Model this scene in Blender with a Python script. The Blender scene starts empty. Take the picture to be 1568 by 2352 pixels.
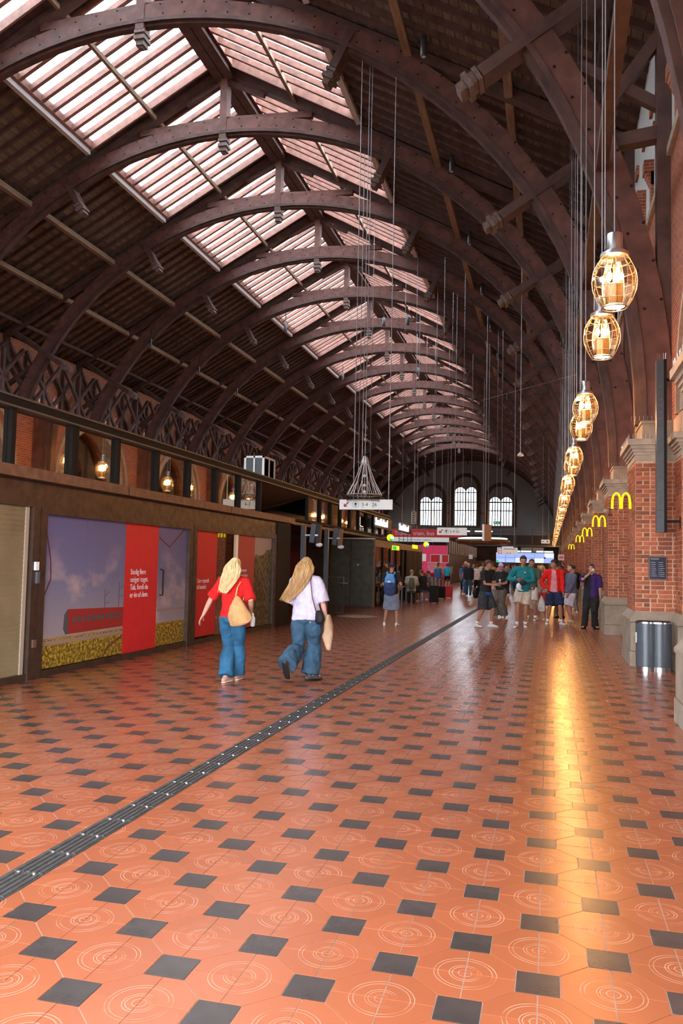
import bpy, math, random
from math import sin, cos, pi, radians, sqrt, atan2
from mathutils import Vector, Matrix, Quaternion, noise
random.seed(7)
SC = bpy.context.scene
COL = SC.collection

# ------------------------------------------------------------------ camera
FOC, PITCH, YAW, ROLL, EYE = 1887.7, .0619915, .2479064, .0215806, 1.6
_fw = Vector((-sin(YAW)*cos(PITCH), cos(YAW)*cos(PITCH), sin(PITCH)))
_r = Vector((cos(YAW), sin(YAW), 0)); _u = _r.cross(_fw)
CR = _r*cos(ROLL)+_u*sin(ROLL); CU = -_r*sin(ROLL)+_u*cos(ROLL)
cd = bpy.data.cameras.new('camera'); cam = bpy.data.objects.new('camera', cd); COL.objects.link(cam)
cd.sensor_fit = 'VERTICAL'; cd.sensor_height = 24.0; cd.lens = 24.0*FOC/2352
cd.clip_start = .05; cd.clip_end = 600
mw = Matrix((CR, CU, -_fw)).transposed().to_4x4(); mw.translation = (0, 0, EYE)
cam.matrix_world = mw
SC.camera = cam
# ------------------------------------------------------------------ world (bright overcast sky)
W = bpy.data.worlds.new('sky'); SC.world = W; W.use_nodes = True
nt = W.node_tree; nt.nodes.clear()
o_ = nt.nodes.new('ShaderNodeOutputWorld'); bg = nt.nodes.new('ShaderNodeBackground')
tc = nt.nodes.new('ShaderNodeTexCoord'); sp = nt.nodes.new('ShaderNodeSeparateXYZ')
rp = nt.nodes.new('ShaderNodeValToRGB')
rp.color_ramp.elements[0].position = .45; rp.color_ramp.elements[0].color = (.16, .15, .14, 1)
rp.color_ramp.elements[1].position = .51; rp.color_ramp.elements[1].color = (1.45, 1.55, 1.7, 1)
q_ = rp.color_ramp.elements.new(.85); q_.color = (.88, .94, 1, 1)
ma = nt.nodes.new('ShaderNodeMath'); ma.operation = 'MULTIPLY_ADD'; ma.inputs[1].default_value = .5; ma.inputs[2].default_value = .5
nt.links.new(tc.outputs['Generated'], sp.inputs[0]); nt.links.new(sp.outputs['Z'], ma.inputs[0])
nt.links.new(ma.outputs[0], rp.inputs[0]); nt.links.new(rp.outputs[0], bg.inputs[0])
bg.inputs[1].default_value = 13.0
nt.links.new(bg.outputs[0], o_.inputs[0])
# ------------------------------------------------------------------ view
SC.view_settings.view_transform = 'Standard'; SC.view_settings.look = 'None'
SC.view_settings.exposure = 0.0; SC.view_settings.gamma = 1.0; SC.view_settings.use_curve_mapping = False
SC.cycles.max_bounces = 8; SC.cycles.diffuse_bounces = 4; SC.cycles.transparent_max_bounces = 16
SC.cycles.sample_clamp_indirect = 6.0
SC.cycles.use_denoising = True

# ================================================================== helpers
class MB:
    def __init__(s): s.v = []; s.f = []
    def quad(s, a, b, c, d):
        n = len(s.v); s.v += [a, b, c, d]; s.f.append((n, n+1, n+2, n+3)); return s
    def poly(s, pts):
        n = len(s.v); s.v += list(pts); s.f.append(tuple(range(n, n+len(pts)))); return s
    def box(s, x0, x1, y0, y1, z0, z1):
        n = len(s.v)
        s.v += [(x0,y0,z0),(x1,y0,z0),(x1,y1,z0),(x0,y1,z0),(x0,y0,z1),(x1,y0,z1),(x1,y1,z1),(x0,y1,z1)]
        s.f += [(n,n+3,n+2,n+1),(n+4,n+5,n+6,n+7),(n,n+1,n+5,n+4),(n+1,n+2,n+6,n+5),(n+2,n+3,n+7,n+6),(n+3,n,n+4,n+7)]
        return s
    def bar(s, a, b, w, d, up=(0, 0, 1)):
        """square bar from a to b, w wide sideways, d deep along up"""
        a = Vector(a); b = Vector(b); t = (b-a).normalized(); up = Vector(up)
        sd = t.cross(up)
        if sd.length < 1e-4: sd = t.cross(Vector((0, 1, 0)))
        sd.normalize(); u = sd.cross(t).normalized()
        n = len(s.v)
        for p in (a, b):
            for i, j in ((-1,-1),(1,-1),(1,1),(-1,1)): s.v.append(tuple(p+sd*w/2*i+u*d/2*j))
        s.f += [(n,n+1,n+2,n+3),(n+7,n+6,n+5,n+4),(n,n+4,n+5,n+1),(n+1,n+5,n+6,n+2),(n+2,n+6,n+7,n+3),(n+3,n+7,n+4,n)]
        return s
    def prism(s, poly, a, b, axis='Y'):
        """closed polygon extruded a..b. axis Y: poly in (x,z); X: poly in (y,z); Z: poly in (x,y)"""
        def P(p, t):
            return (p[0], t, p[1]) if axis == 'Y' else (t, p[0], p[1]) if axis == 'X' else (p[0], p[1], t)
        n = len(s.v); m = len(poly)
        s.v += [P(p, a) for p in poly]+[P(p, b) for p in poly]
        s.f.append(tuple(range(n, n+m))); s.f.append(tuple(reversed(range(n+m, n+2*m))))
        for i in range(m):
            j = (i+1) % m; s.f.append((n+i, n+m+i, n+m+j, n+j))
        return s
    def lathe(s, prof, c=(0, 0, 0), seg=16, cap=True, axis='Z', ph=0.0, sx=1.0, sy=1.0):
        n = len(s.v)
        for r, z in prof:
            for i in range(seg):
                a = 2*pi*i/seg+ph; x, y = r*cos(a)*sx, r*sin(a)*sy
                s.v.append((c[0]+x, c[1]+y, c[2]+z) if axis == 'Z' else (c[0]+x, c[1]+z, c[2]+y) if axis == 'Y' else (c[0]+z, c[1]+x, c[2]+y))
        m = len(prof)
        for k in range(m-1):
            for i in range(seg):
                j = (i+1) % seg
                s.f.append((n+k*seg+i, n+k*seg+j, n+(k+1)*seg+j, n+(k+1)*seg+i))
        if cap:
            s.f.append(tuple(n+i for i in reversed(range(seg)))); s.f.append(tuple(n+(m-1)*seg+i for i in range(seg)))
        return s
    def tube(s, pts, rad, seg=10, side=(1, 0, 0), round_=True, closed=False):
        """swept tube; rad is one number/tuple or one per point; tuples are (side, other) radii"""
        P = [Vector(p) for p in pts]
        if not isinstance(rad, (list,)): rad = [rad]*len(P)
        R = [(r, r) if not isinstance(r, (tuple, list)) else tuple(r) for r in rad]
        if round_ and not closed:
            t0 = (P[0]-P[1]).normalized(); t1 = (P[-1]-P[-2]).normalized()
            m0 = min(R[0]); m1 = min(R[-1])
            P = [P[0]+t0*m0*.9, P[0]+t0*m0*.55]+P+[P[-1]+t1*m1*.55, P[-1]+t1*m1*.9]
            R = [(R[0][0]*.35, R[0][1]*.35), (R[0][0]*.8, R[0][1]*.8)]+R+[(R[-1][0]*.8, R[-1][1]*.8), (R[-1][0]*.35, R[-1][1]*.35)]
        N = len(P); T = []
        for i in range(N):
            a = P[i-1] if i else (P[-1] if closed else P[0]); b = P[i+1] if i < N-1 else (P[0] if closed else P[-1])
            T.append((b-a).normalized())
        sd = Vector(side); sd = (sd-T[0]*sd.dot(T[0]))
        if sd.length < 1e-3: sd = T[0].orthogonal()
        sd.normalize(); n = len(s.v)
        for i in range(N):
            if i:
                sd = sd-T[i]*sd.dot(T[i]); sd.normalize()
            o = T[i].cross(sd)
            for k in range(seg):
                a = 2*pi*k/seg
                s.v.append(tuple(P[i]+sd*R[i][0]*cos(a)+o*R[i][1]*sin(a)))
        for i in range(N-1 if not closed else N):
            j = (i+1) % N
            for k in range(seg):
                l = (k+1) % seg
                s.f.append((n+i*seg+k, n+i*seg+l, n+j*seg+l, n+j*seg+k))
        if not closed:
            s.f.append(tuple(n+k for k in reversed(range(seg)))); s.f.append(tuple(n+(N-1)*seg+k for k in range(seg)))
        return s
    def ball(s, c, r, seg=14, rings=9, M=None, fn=None):
        c = Vector(c); r = (r, r, r) if not isinstance(r, (tuple, list)) else r; n = len(s.v)
        for i in range(rings+1):
            a = pi*i/rings
            for k in range(seg):
                b = 2*pi*k/seg; q = Vector((sin(a)*cos(b), sin(a)*sin(b), cos(a)))
                f = fn(q) if fn else 1.0
                q = Vector((q.x*r[0], q.y*r[1], q.z*r[2]))*f
                if M: q = M @ q
                s.v.append(tuple(c+q))
        for i in range(rings):
            for k in range(seg):
                l = (k+1) % seg
                s.f.append((n+i*seg+k, n+(i+1)*seg+k, n+(i+1)*seg+l, n+i*seg+l))
        return s
    def mesh(s, name, mats=()):
        me = bpy.data.meshes.new(name); me.from_pydata(s.v, [], s.f)
        for m in (mats if isinstance(mats, (list, tuple)) else [mats]):
            if m: me.materials.append(m)
        me.update(); return me

def link(name, data, parent=None, loc=(0, 0, 0), rot=(0, 0, 0)):
    o = bpy.data.objects.new(name, data); COL.objects.link(o)
    o.location = loc; o.rotation_euler = rot
    if parent: o.parent = parent
    return o
def put(name, mb, mat, parent=None, loc=(0, 0, 0), rot=(0, 0, 0), smooth=False, kind=None, label=None, angle=None):
    me = mb.mesh(name, mat)
    if smooth: me.shade_smooth()
    if angle is not None:
        me.shade_smooth(); me.set_sharp_from_angle(angle=radians(angle))
    o = link(name, me, parent, loc, rot)
    if kind: o['kind'] = kind
    if label: o['label'] = label
    return o
def tag(o, label=None, cat=None, group=None, kind=None):
    if label: o['label'] = label
    if cat: o['category'] = cat
    if group: o['group'] = group
    if kind: o['kind'] = kind
    return o
def thing(name, label=None, cat=None, loc=(0, 0, 0), rz=0, group=None, kind=None):
    o = bpy.data.objects.new(name, None); COL.objects.link(o); o.empty_display_size = .2
    o.location = loc; o.rotation_euler = (0, 0, rz); tag(o, label, cat, group, kind); return o
def dup(root, loc=None, rz=None, label=None, group=None):
    kids = {}
    for o in list(COL.objects):
        if o.parent: kids.setdefault(o.parent.name, []).append(o)
    return _dup(root, kids, None, loc, rz, label, group)
def _dup(o, kids, par, loc=None, rz=None, label=None, group=None):
    c = o.copy(); COL.objects.link(c)
    if par: c.parent = par
    if loc is not None: c.location = loc
    if rz is not None: c.rotation_euler = (0, 0, rz)
    if label: c['label'] = label
    if group: c['group'] = group
    for ch in kids.get(o.name, ()): _dup(ch, kids, c)
    return c
def kids_of():
    k = {}
    for o in COL.objects:
        if o.parent: k.setdefault(o.parent.name, []).append(o)
    return k

# ------------------------------------------------------------------ materials
class NT:
    def __init__(s, name):
        s.m = bpy.data.materials.new(name); s.m.use_nodes = True; s.t = s.m.node_tree; s.t.nodes.clear()
        s.out = s.t.nodes.new('ShaderNodeOutputMaterial')
    def n(s, kind, **kw):
        x = s.t.nodes.new('ShaderNode'+kind)
        for k, v in kw.items(): setattr(x, k, v)
        return x
    def l(s, a, b): s.t.links.new(a, b)
    def math(s, op, a, b=None, c=None):
        x = s.n('Math', operation=op)
        for i, v in enumerate((a, b, c)):
            if v is None: continue
            if isinstance(v, (int, float)): x.inputs[i].default_value = v
            else: s.l(v, x.inputs[i])
        return x.outputs[0]
    def mix(s, f, a, b):
        x = s.n('Mix', data_type='RGBA')
        for i, v in ((0, f), (6, a), (7, b)):
            if isinstance(v, (int, float)): x.inputs[i].default_value = v
            elif isinstance(v, (tuple, list)): x.inputs[i].default_value = (*v[:3], 1)
            else: s.l(v, x.inputs[i])
        return x.outputs[2]
def mat(name, col, rough=.6, metal=0., var=.0, vs=6., vec=None, bump=0., bs=40., stretch=None, isl=0., spec=.5, emit=None, es=1., col2=None, objr=0., coat=0., rvar=0.):
    s = NT(name); p = s.n('BsdfPrincipled'); s.l(p.outputs[0], s.out.inputs[0])
    p.inputs['Roughness'].default_value = rough; p.inputs['Metallic'].default_value = metal
    p.inputs['Specular IOR Level'].default_value = spec
    if coat: p.inputs['Coat Weight'].default_value = coat
    c = None
    tcn = s.n('TexCoord'); mp = s.n('Mapping'); s.l(tcn.outputs['Object'], mp.inputs[0])
    if stretch: mp.inputs['Scale'].default_value = stretch
    if var or col2:
        nz = s.n('TexNoise'); nz.inputs['Scale'].default_value = vs; nz.inputs['Detail'].default_value = 5; s.l(mp.outputs[0], nz.inputs[0])
        mr = s.n('MapRange'); mr.inputs[1].default_value = .3; mr.inputs[2].default_value = .7; s.l(nz.outputs[0], mr.inputs[0])
        c2 = col2 or tuple(max(0, x*(1-var)) for x in col)
        c1 = col if col2 else tuple(min(1, x*(1+var)) for x in col)
        c = s.mix(mr.outputs[0], c1, c2)
        if rvar:
            s.l(s.math('MULTIPLY_ADD', mr.outputs[0], rvar, rough-rvar/2), p.inputs['Roughness'])
    if isl or objr:
        g = s.n('NewGeometry'); oi = s.n('ObjectInfo')
        a = s.math('ADD', g.outputs['Random Per Island'], oi.outputs['Random']); a = s.math('FRACT', a)
        b = s.math('MULTIPLY_ADD', a, 2*(isl or objr), 1-(isl or objr))
        hs = s.n('HueSaturation'); s.l(b, hs.inputs['Value'])
        if c: s.l(c, hs.inputs['Color'])
        else: hs.inputs['Color'].default_value = (*col, 1)
        c = hs.outputs[0]
    if c: s.l(c, p.inputs['Base Color'])
    else: p.inputs['Base Color'].default_value = (*col, 1)
    if bump:
        nz = s.n('TexNoise'); nz.inputs['Scale'].default_value = bs; nz.inputs['Detail'].default_value = 4; s.l(mp.outputs[0], nz.inputs[0])
        bp = s.n('Bump'); bp.inputs['Strength'].default_value = bump; bp.inputs['Distance'].default_value = .02
        s.l(nz.outputs[0], bp.inputs['Height']); s.l(bp.outputs[0], p.inputs['Normal'])
    if emit:
        p.inputs['Emission Color'].default_value = (*emit, 1); p.inputs['Emission Strength'].default_value = es
    return s.m
def glassy(name, tint=(.9, .9, .9), fac=.3, rough=.02, gcol=(1, 1, 1)):
    s = NT(name); t = s.n('BsdfTransparent'); t.inputs[0].default_value = (*tint, 1)
    g = s.n('BsdfGlossy'); g.inputs['Roughness'].default_value = rough; g.inputs[0].default_value = (*gcol, 1)
    lw = s.n('LayerWeight'); lw.inputs[0].default_value = .35
    f = s.math('MULTIPLY_ADD', lw.outputs['Fresnel'], .6, fac)
    m = s.n('MixShader'); s.l(f, m.inputs[0]); s.l(t.outputs[0], m.inputs[1]); s.l(g.outputs[0], m.inputs[2]); s.l(m.outputs[0], s.out.inputs[0])
    return s.m
def emitter(name, col, st):
    s = NT(name); e = s.n('Emission'); e.inputs[0].default_value = (*col, 1); e.inputs[1].default_value = st
    s.l(e.outputs[0], s.out.inputs[0]); return s.m

M = {}
M['rib'] = mat('timber_rib', (.150, .066, .053), .55, var=.35, vs=3, stretch=(1, 4, 1), bump=.15, bs=30, objr=.12)
M['rafter'] = mat('timber_dark', (.095, .052, .044), .65, var=.35, vs=3, bump=.2, bs=30)
M['purlin'] = mat('timber_purlin', (.27, .18, .12), .65, var=.35, vs=3, stretch=(4, .5, 4), bump=.15, bs=30)
M['plank'] = mat('timber_plank', (.155, .118, .082), .75, var=.4, vs=2, stretch=(3, .4, 3), objr=.25, bump=.2, bs=20)
M['skywood'] = mat('skylight_timber', (.26, .12, .09), .6, var=.3, vs=4, objr=.15)
M['carved'] = mat('carved_grey_timber', (.16, .115, .10), .6, var=.4, vs=12)
M['iron'] = mat('black_iron', (.03, .028, .028), .45, metal=.6)
M['whitefr'] = mat('white_painted_frame', (.62, .62, .62), .5)
M['stone'] = mat('grey_stone', (.30, .235, .175), .75, var=.22, vs=5, bump=.25, bs=60)
M['stonel'] = mat('pale_stone', (.42, .34, .26), .75, var=.2, vs=6, bump=.2, bs=50)
M['mortar'] = mat('mortar', (.62, .42, .28), .85, var=.15, vs=20)
M['brick'] = mat('red_brick', (.35, .100, .045), .75, var=.25, vs=14, isl=.38, bump=.3, bs=60)
M['plaster'] = mat('grey_plaster', (.40, .38, .36), .85, var=.06, vs=.6, bump=.05)
M['wplaster'] = mat('white_plaster', (.62, .64, .62), .85, var=.06, vs=2, bump=.1)
M['steel'] = mat('brushed_steel', (.62, .62, .63), .28, metal=1)
M['dsteel'] = mat('dark_steel', (.10, .105, .11), .4, metal=.5)
M['anthra'] = mat('anthracite_paint', (.075, .088, .105), .35, var=.1, vs=9)
M['bronze'] = mat('brown_bronze_cladding', (.052, .029, .020), .42, metal=.25, var=.3, vs=7, rvar=.2)
M['bronzel'] = mat('bronze_cornice', (.155, .085, .058), .45, metal=.2, var=.3, vs=7)
M['black'] = mat('black_paint', (.010, .009, .009), .6, spec=.2)
M['green'] = mat('dark_green_boards', (.060, .064, .040), .5, var=.3, vs=5)
M['white'] = mat('white_paint', (.75, .76, .76), .5)
M['sign'] = mat('white_sign', (.72, .73, .72), .5, emit=(.75, .8, .82), es=.25)
M['ink'] = mat('dark_grey_ink', (.06, .07, .08), .6)
M['red'] = mat('red_print', (.62, .015, .022), .5, var=.06, vs=8)
M['dred'] = mat('dark_red_print', (.11, .006, .010), .5)
M['cable'] = mat('steel_cable', (.42, .42, .42), .35, metal=.8)
M['glass'] = glassy('reflecting_glass', (.5, .45, .38), .5, .02, (.85, .76, .64))
M['skyglass'] = glassy('skylight_glass', (.93, .95, .96), .03, .1)
M['winglass'] = glassy('window_glass', (.92, .94, .95), .04, .05)
M['lampglass'] = glassy('lamp_glass', (1, .96, .9), .05, .03, (1, .95, .85))
M['bulb'] = emitter('glowing_bulb', (1, .70, .38), 16)
M['yellowlit'] = emitter('lit_yellow', (1, .82, .02), 1.15)
M['whitelit'] = emitter('lit_white', (.88, .97, 1), 1.6)
M['greenlit'] = emitter('lit_green', (.02, .55, .12), 1.2)
M['screen'] = emitter('lit_screen_blue', (.36, .46, .95), 1.15)
M['screenw'] = emitter('lit_screen_pale', (.72, .80, 1), 1.2)
M['pinklit'] = emitter('lit_pink_wall', (.55, .045, .11), .85)
M['goldlit'] = emitter('lit_warm', (1, .55, .18), 3.0)

def brick_wall_mat():
    s = NT('brick_wall'); p = s.n('BsdfPrincipled'); s.l(p.outputs[0], s.out.inputs[0]); p.inputs['Roughness'].default_value = .8
    g = s.n('NewGeometry'); sx = s.n('SeparateXYZ'); s.l(g.outputs['Position'], sx.inputs[0])
    cb = s.n('CombineXYZ'); s.l(s.math('ADD', sx.outputs['Y'], sx.outputs['X']), cb.inputs[0]); s.l(sx.outputs['Z'], cb.inputs[1])
    b = s.n('TexBrick'); s.l(cb.outputs[0], b.inputs[0])
    b.inputs['Color1'].default_value = (.40, .12, .06, 1); b.inputs['Color2'].default_value = (.27, .07, .04, 1); b.inputs['Mortar'].default_value = (.5, .33, .22, 1)
    b.inputs['Scale'].default_value = 1; b.inputs['Brick Width'].default_value = .24; b.inputs['Row Height'].default_value = .073; b.inputs['Mortar Size'].default_value = .006
    s.l(b.outputs[0], p.inputs['Base Color'])
    bp = s.n('Bump'); bp.inputs['Strength'].default_value = .5; bp.inputs['Distance'].default_value = .01; bp.invert = True
    s.l(b.outputs['Fac'], bp.inputs['Height']); s.l(bp.outputs[0], p.inputs['Normal']); return s.m
M['brickwall'] = brick_wall_mat(); M['dbrick'] = mat('dark_brick', (.14, .085, .065), .8, var=.25, vs=3)

# floor tile: concentric ring grooves round every octagon centre
GX, GY, GA = -.31062, 3.0881, .27854
def tile_mat():
    s = NT('terracotta_tile'); p = s.n('BsdfPrincipled'); s.l(p.outputs[0], s.out.inputs[0])
    g = s.n('NewGeometry'); sx = s.n('SeparateXYZ'); s.l(g.outputs['Position'], sx.inputs[0])
    U = s.math('DIVIDE', s.math('SUBTRACT', sx.outputs['X'], GX), GA); V = s.math('DIVIDE', s.math('SUBTRACT', sx.outputs['Y'], GY), GA)
    # rotate to the octagon lattice (a=(u+v-1)/2, b=(u-v-1)/2 integers at centres)
    a = s.math('MULTIPLY', s.math('SUBTRACT', s.math('ADD', U, V), 1.0), .5); b = s.math('MULTIPLY', s.math('SUBTRACT', s.math('SUBTRACT', U, V), 1.0), .5)
    fa = s.math('SUBTRACT', a, s.math('ROUND', a)); fb = s.math('SUBTRACT', b, s.math('ROUND', b))
    du = s.math('ADD', fa, fb); dv = s.math('SUBTRACT', fa, fb)
    r = s.math('MULTIPLY', s.math('SQRT', s.math('ADD', s.math('MULTIPLY', du, du), s.math('MULTIPLY', dv, dv))), GA)
    ring = None
    for rr in (.122, .106, .062, .050, .026):
        d = s.math('ABSOLUTE', s.math('SUBTRACT', r, rr)); k = s.math('SUBTRACT', 1.0, s.math('MULTIPLY', d, 1/.0021)); k = s.math('MAXIMUM', k, 0.0)
        ring = k if ring is None else s.math('MAXIMUM', ring, k)
    nz = s.n('TexNoise'); nz.inputs['Scale'].default_value = 7; nz.inputs['Detail'].default_value = 3; s.l(g.outputs['Position'], nz.inputs[0])
    wear_glint = s.n('MapRange'); wear_glint.inputs[1].default_value = .36; wear_glint.inputs[2].default_value = .56; s.l(nz.outputs[0], wear_glint.inputs[0])
    n2 = s.n('TexNoise'); n2.inputs['Scale'].default_value = .8; n2.inputs['Detail'].default_value = 8; s.l(g.outputs['Position'], n2.inputs[0])
    n3 = s.n('TexNoise'); n3.inputs['Scale'].default_value = 90; n3.inputs['Detail'].default_value = 4; s.l(g.outputs['Position'], n3.inputs[0])
    c = s.mix(n2.outputs[0], (.40, .122, .048), (.325, .092, .038))
    c = s.mix(s.math('MULTIPLY', n3.outputs[0], .35), c, (.35, .09, .05))
    oi = s.n('ObjectInfo'); rnd = s.math('FRACT', s.math('ADD', g.outputs['Random Per Island'], oi.outputs['Random']))
    hs = s.n('HueSaturation'); s.l(s.math('MULTIPLY_ADD', rnd, .12, .94), hs.inputs['Value']); s.l(c, hs.inputs['Color'])
    rw = s.math('MULTIPLY', s.math('MULTIPLY', ring, wear_glint.outputs[0]), .72)  # lighter ring lines: worn scratches plus highlights of the relief put into the colour
    c = s.mix(rw, hs.outputs[0], (.78, .50, .36)); s.l(c, p.inputs['Base Color'])
    s.l(s.math('MULTIPLY_ADD', n2.outputs[0], .10, .19), p.inputs['Roughness'])
    p.inputs['Specular IOR Level'].default_value = .7
    bp = s.n('Bump'); bp.inputs['Strength'].default_value = .25; bp.inputs['Distance'].default_value = .002
    h = s.math('ADD', ring, s.math('MULTIPLY', n3.outputs[0], .03)); s.l(h, bp.inputs['Height']); s.l(bp.outputs[0], p.inputs['Normal'])
    return s.m
M['tile'] = tile_mat()
M['dtile'] = mat('charcoal_tile', (.060, .048, .044), .26, var=.2, vs=5, isl=.12, bump=.03, bs=60)
M['grout'] = mat('pale_grout', (.66, .48, .38), .6, var=.15, vs=10)
M['tactile'] = mat('tactile_rubber', (.050, .047, .045), .45, var=.3, vs=20, bump=.3, bs=80)

# ================================================================== layout constants
XC, SP, Y1 = -12.12, 6.54, 15.3           # nave centre line, bay spacing, first visible pier
KS = list(range(-2, 18)); YEND = 128.0; YSTART = -1.2
def YK(k): return Y1+SP*k
SPRING, RI, RO_ = 4.15, 13.72, 14.22
ZR, SL = 20.2, .55                         # underside of roof planes at the ridge, slope
def roofz(off): return ZR-SL*off
def px(X, Y, Z):
    d = Vector((X, Y, Z-EYE)); z = d.dot(_fw)
    return (784+FOC*d.dot(CR)/z, 1176-FOC*d.dot(CU)/z, z) if z > .1 else (-9999, -9999, z)

# ================================================================== floor
floor = put('floor', MB().quad((-27.5, YSTART-3, -.005), (4.6, YSTART-3, -.005), (4.6, YEND+8, -.005), (-27.5, YEND+8, -.005)), M['grout'], kind='structure')
fs = .30; gp = .015
def pent(ci, cj, su, sv):
    P = [(fs, 0), (1, 0), (1, 1-fs), (1-fs, 1-fs), (fs, fs)]          # square at origin, octagon centre at (1,0)
    g = gp
    P = [(fs+g*.6, g*.6), (1-g*.6, g*.6), (1-g*.6, 1-fs-g*.7), (1-fs+g*.3, 1-fs-g*.7), (fs+g*.6, fs-g*.3)]
    # orient: mirror so that each octagon (ci,cj) gets its four quarters
    out = [((1-p[0])*su, p[1]*sv) for p in P]
    return [(GX+(ci+a)*GA, GY+(cj+b)*GA) for a, b in out]
cells = []
j0, j1 = int((-1-GY)/GA), int((92-GY)/GA)
for j in range(j0, j1):
    y = GY+j*GA; xl = -6.75 if y < 20 else -9.2; i0 = int((xl-GX)/GA)-1; i1 = int((2.2-GX)/GA)
    for i in range(i0, i1+1): cells.append((i, j))
STRIPX = (-2.645, -2.455)
pieces = []; squares = []
def inview(x, y):
    a = px(x, y, 0); return -20 < a[0] < 1590 and a[1] < 2375, a[2]
for i, j in cells:
    x, y = GX+i*GA, GY+j*GA
    if (i+j) % 2:
        for su in (-1, 1):
            for sv in (-1, 1):
                q = pent(i, j, su, sv); cx = sum(p[0] for p in q)/5; cy = sum(p[1] for p in q)/5
                if STRIPX[0]-.12 < cx < STRIPX[1]+.12 and y < 46:
                    # trim against the tactile strip
                    def clip(q, X, keep):
                        o = []
                        for n in range(len(q)):
                            a, b = q[n], q[(n+1) % len(q)]; ia, ib = (a[0]-X)*keep > 0, (b[0]-X)*keep > 0
                            if ia: o.append(a)
                            if ia != ib:
                                t = (X-a[0])/(b[0]-a[0]); o.append((X, a[1]+t*(b[1]-a[1])))
                        return o
                    for X, kp in ((STRIPX[0], -1), (STRIPX[1], 1)):
                        c = clip(q, X, kp)
                        if len(c) > 2: pieces.append((cy, cx, c, False))
                    continue
                pieces.append((cy, cx, q, True))
    else:
        h = fs*GA-.002
        if x-h < STRIPX[1] and x+h > STRIPX[0] and y < 46:
            if x-h < STRIPX[0]-.01: squares.append((y, x, [(x-h, y-h), (STRIPX[0], y-h), (STRIPX[0], y+h), (x-h, y+h)], False))
            if x+h > STRIPX[1]+.01: squares.append((y, x, [(STRIPX[1], y-h), (x+h, y-h), (x+h, y+h), (STRIPX[1], y+h)], False))
        else: squares.append((y, x, [(x-h, y-h), (x+h, y-h), (x+h, y+h), (x-h, y+h)], True))
def orient(q):
    a = sum(q[n][0]*q[(n+1) % len(q)][1]-q[(n+1) % len(q)][0]*q[n][1] for n in range(len(q)))
    return q if a > 0 else q[::-1]
def lay(lst, name, m, th=.012):
    near = []; rest = []
    for t in lst:
        v, d = inview(t[1], t[0])
        (near if v else rest).append((d, t))
    near.sort(key=lambda t: t[0]); rest += near[300:]; near = near[:300]
    cache = {}
    for d, (cy, cx, q, std) in near:
        q = orient(q); loc = [(round(a-cx, 4), round(b-cy, 4)) for a, b in q]; key = tuple(loc)
        if key not in cache: cache[key] = MB().prism(loc, -th, 0.0, axis='Z').mesh(name, m)
        link(name, cache[key], floor, (cx, cy, random.uniform(-.0006, 0)))
    mb = MB()
    for d, (cy, cx, q, std) in rest: mb.poly([(a, b, 0.0) for a, b in orient(q)])
    put(name, mb, m, floor, kind='stuff')
lay(pieces, 'floor_tile', M['tile']); lay(squares, 'inset_square_tile', M['dtile'])
# plain terracotta beyond the paved field that can be told apart
mb = MB()
for x0, x1, y0, y1 in ((-27.4, -9.2, -4, 128), (-9.2, -6.75, -4, 20), (2.05, 4.5, -4, 128), (-9.2, 2.05, 91.5, 128), (-6.75, 2.05, -4, -1)):
    mb.quad((x0, y0, -.001), (x1, y0, -.001), (x1, y1, -.001), (x0, y1, -.001))
put('floor_field', mb, M['tile'], floor, kind='stuff')
# tactile guide strip: rubber slabs with ribs, metal studs at each joint
mb = MB(); w = .185
mb.box(-w/2, w/2, .003, .297, -.01, .002)
for q in (-.07, -.035, 0, .035, .07): mb.box(q-.010, q+.010, .012, .288, .002, .007)
tac = mb.mesh('tactile_slab', M['tactile'])
mb = MB()
for q in (-.045, .045): mb.lathe([(.012, 0), (.011, .006), (.004, .0085)], (q, .30, .002), 8)
stud = mb.mesh('stud', M['steel'])
for n in range(146):
    y = 2.25+n*.3
    o = link('tactile_slab', tac, floor, (-2.55, y, 0)); link('stud', stud, o)
# round tactile patch by the opening
mb = MB(); mb.lathe([(.62, -.01), (.62, .003)], (0, 0, 0), 32)
for i in range(-6, 7):
    for j in range(-6, 7):
        if i*i+j*j < 34: mb.lathe([(.022, .003), (.016, .009)], (i*.095+(j % 2)*.045, j*.095, 0), 6)
tag(put('tactile_disc', mb, M['stone'], loc=(-5.62, 24.4, .001)), 'round grey studded tactile disc set in the floor before the stair opening', 'tactile paving')
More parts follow.
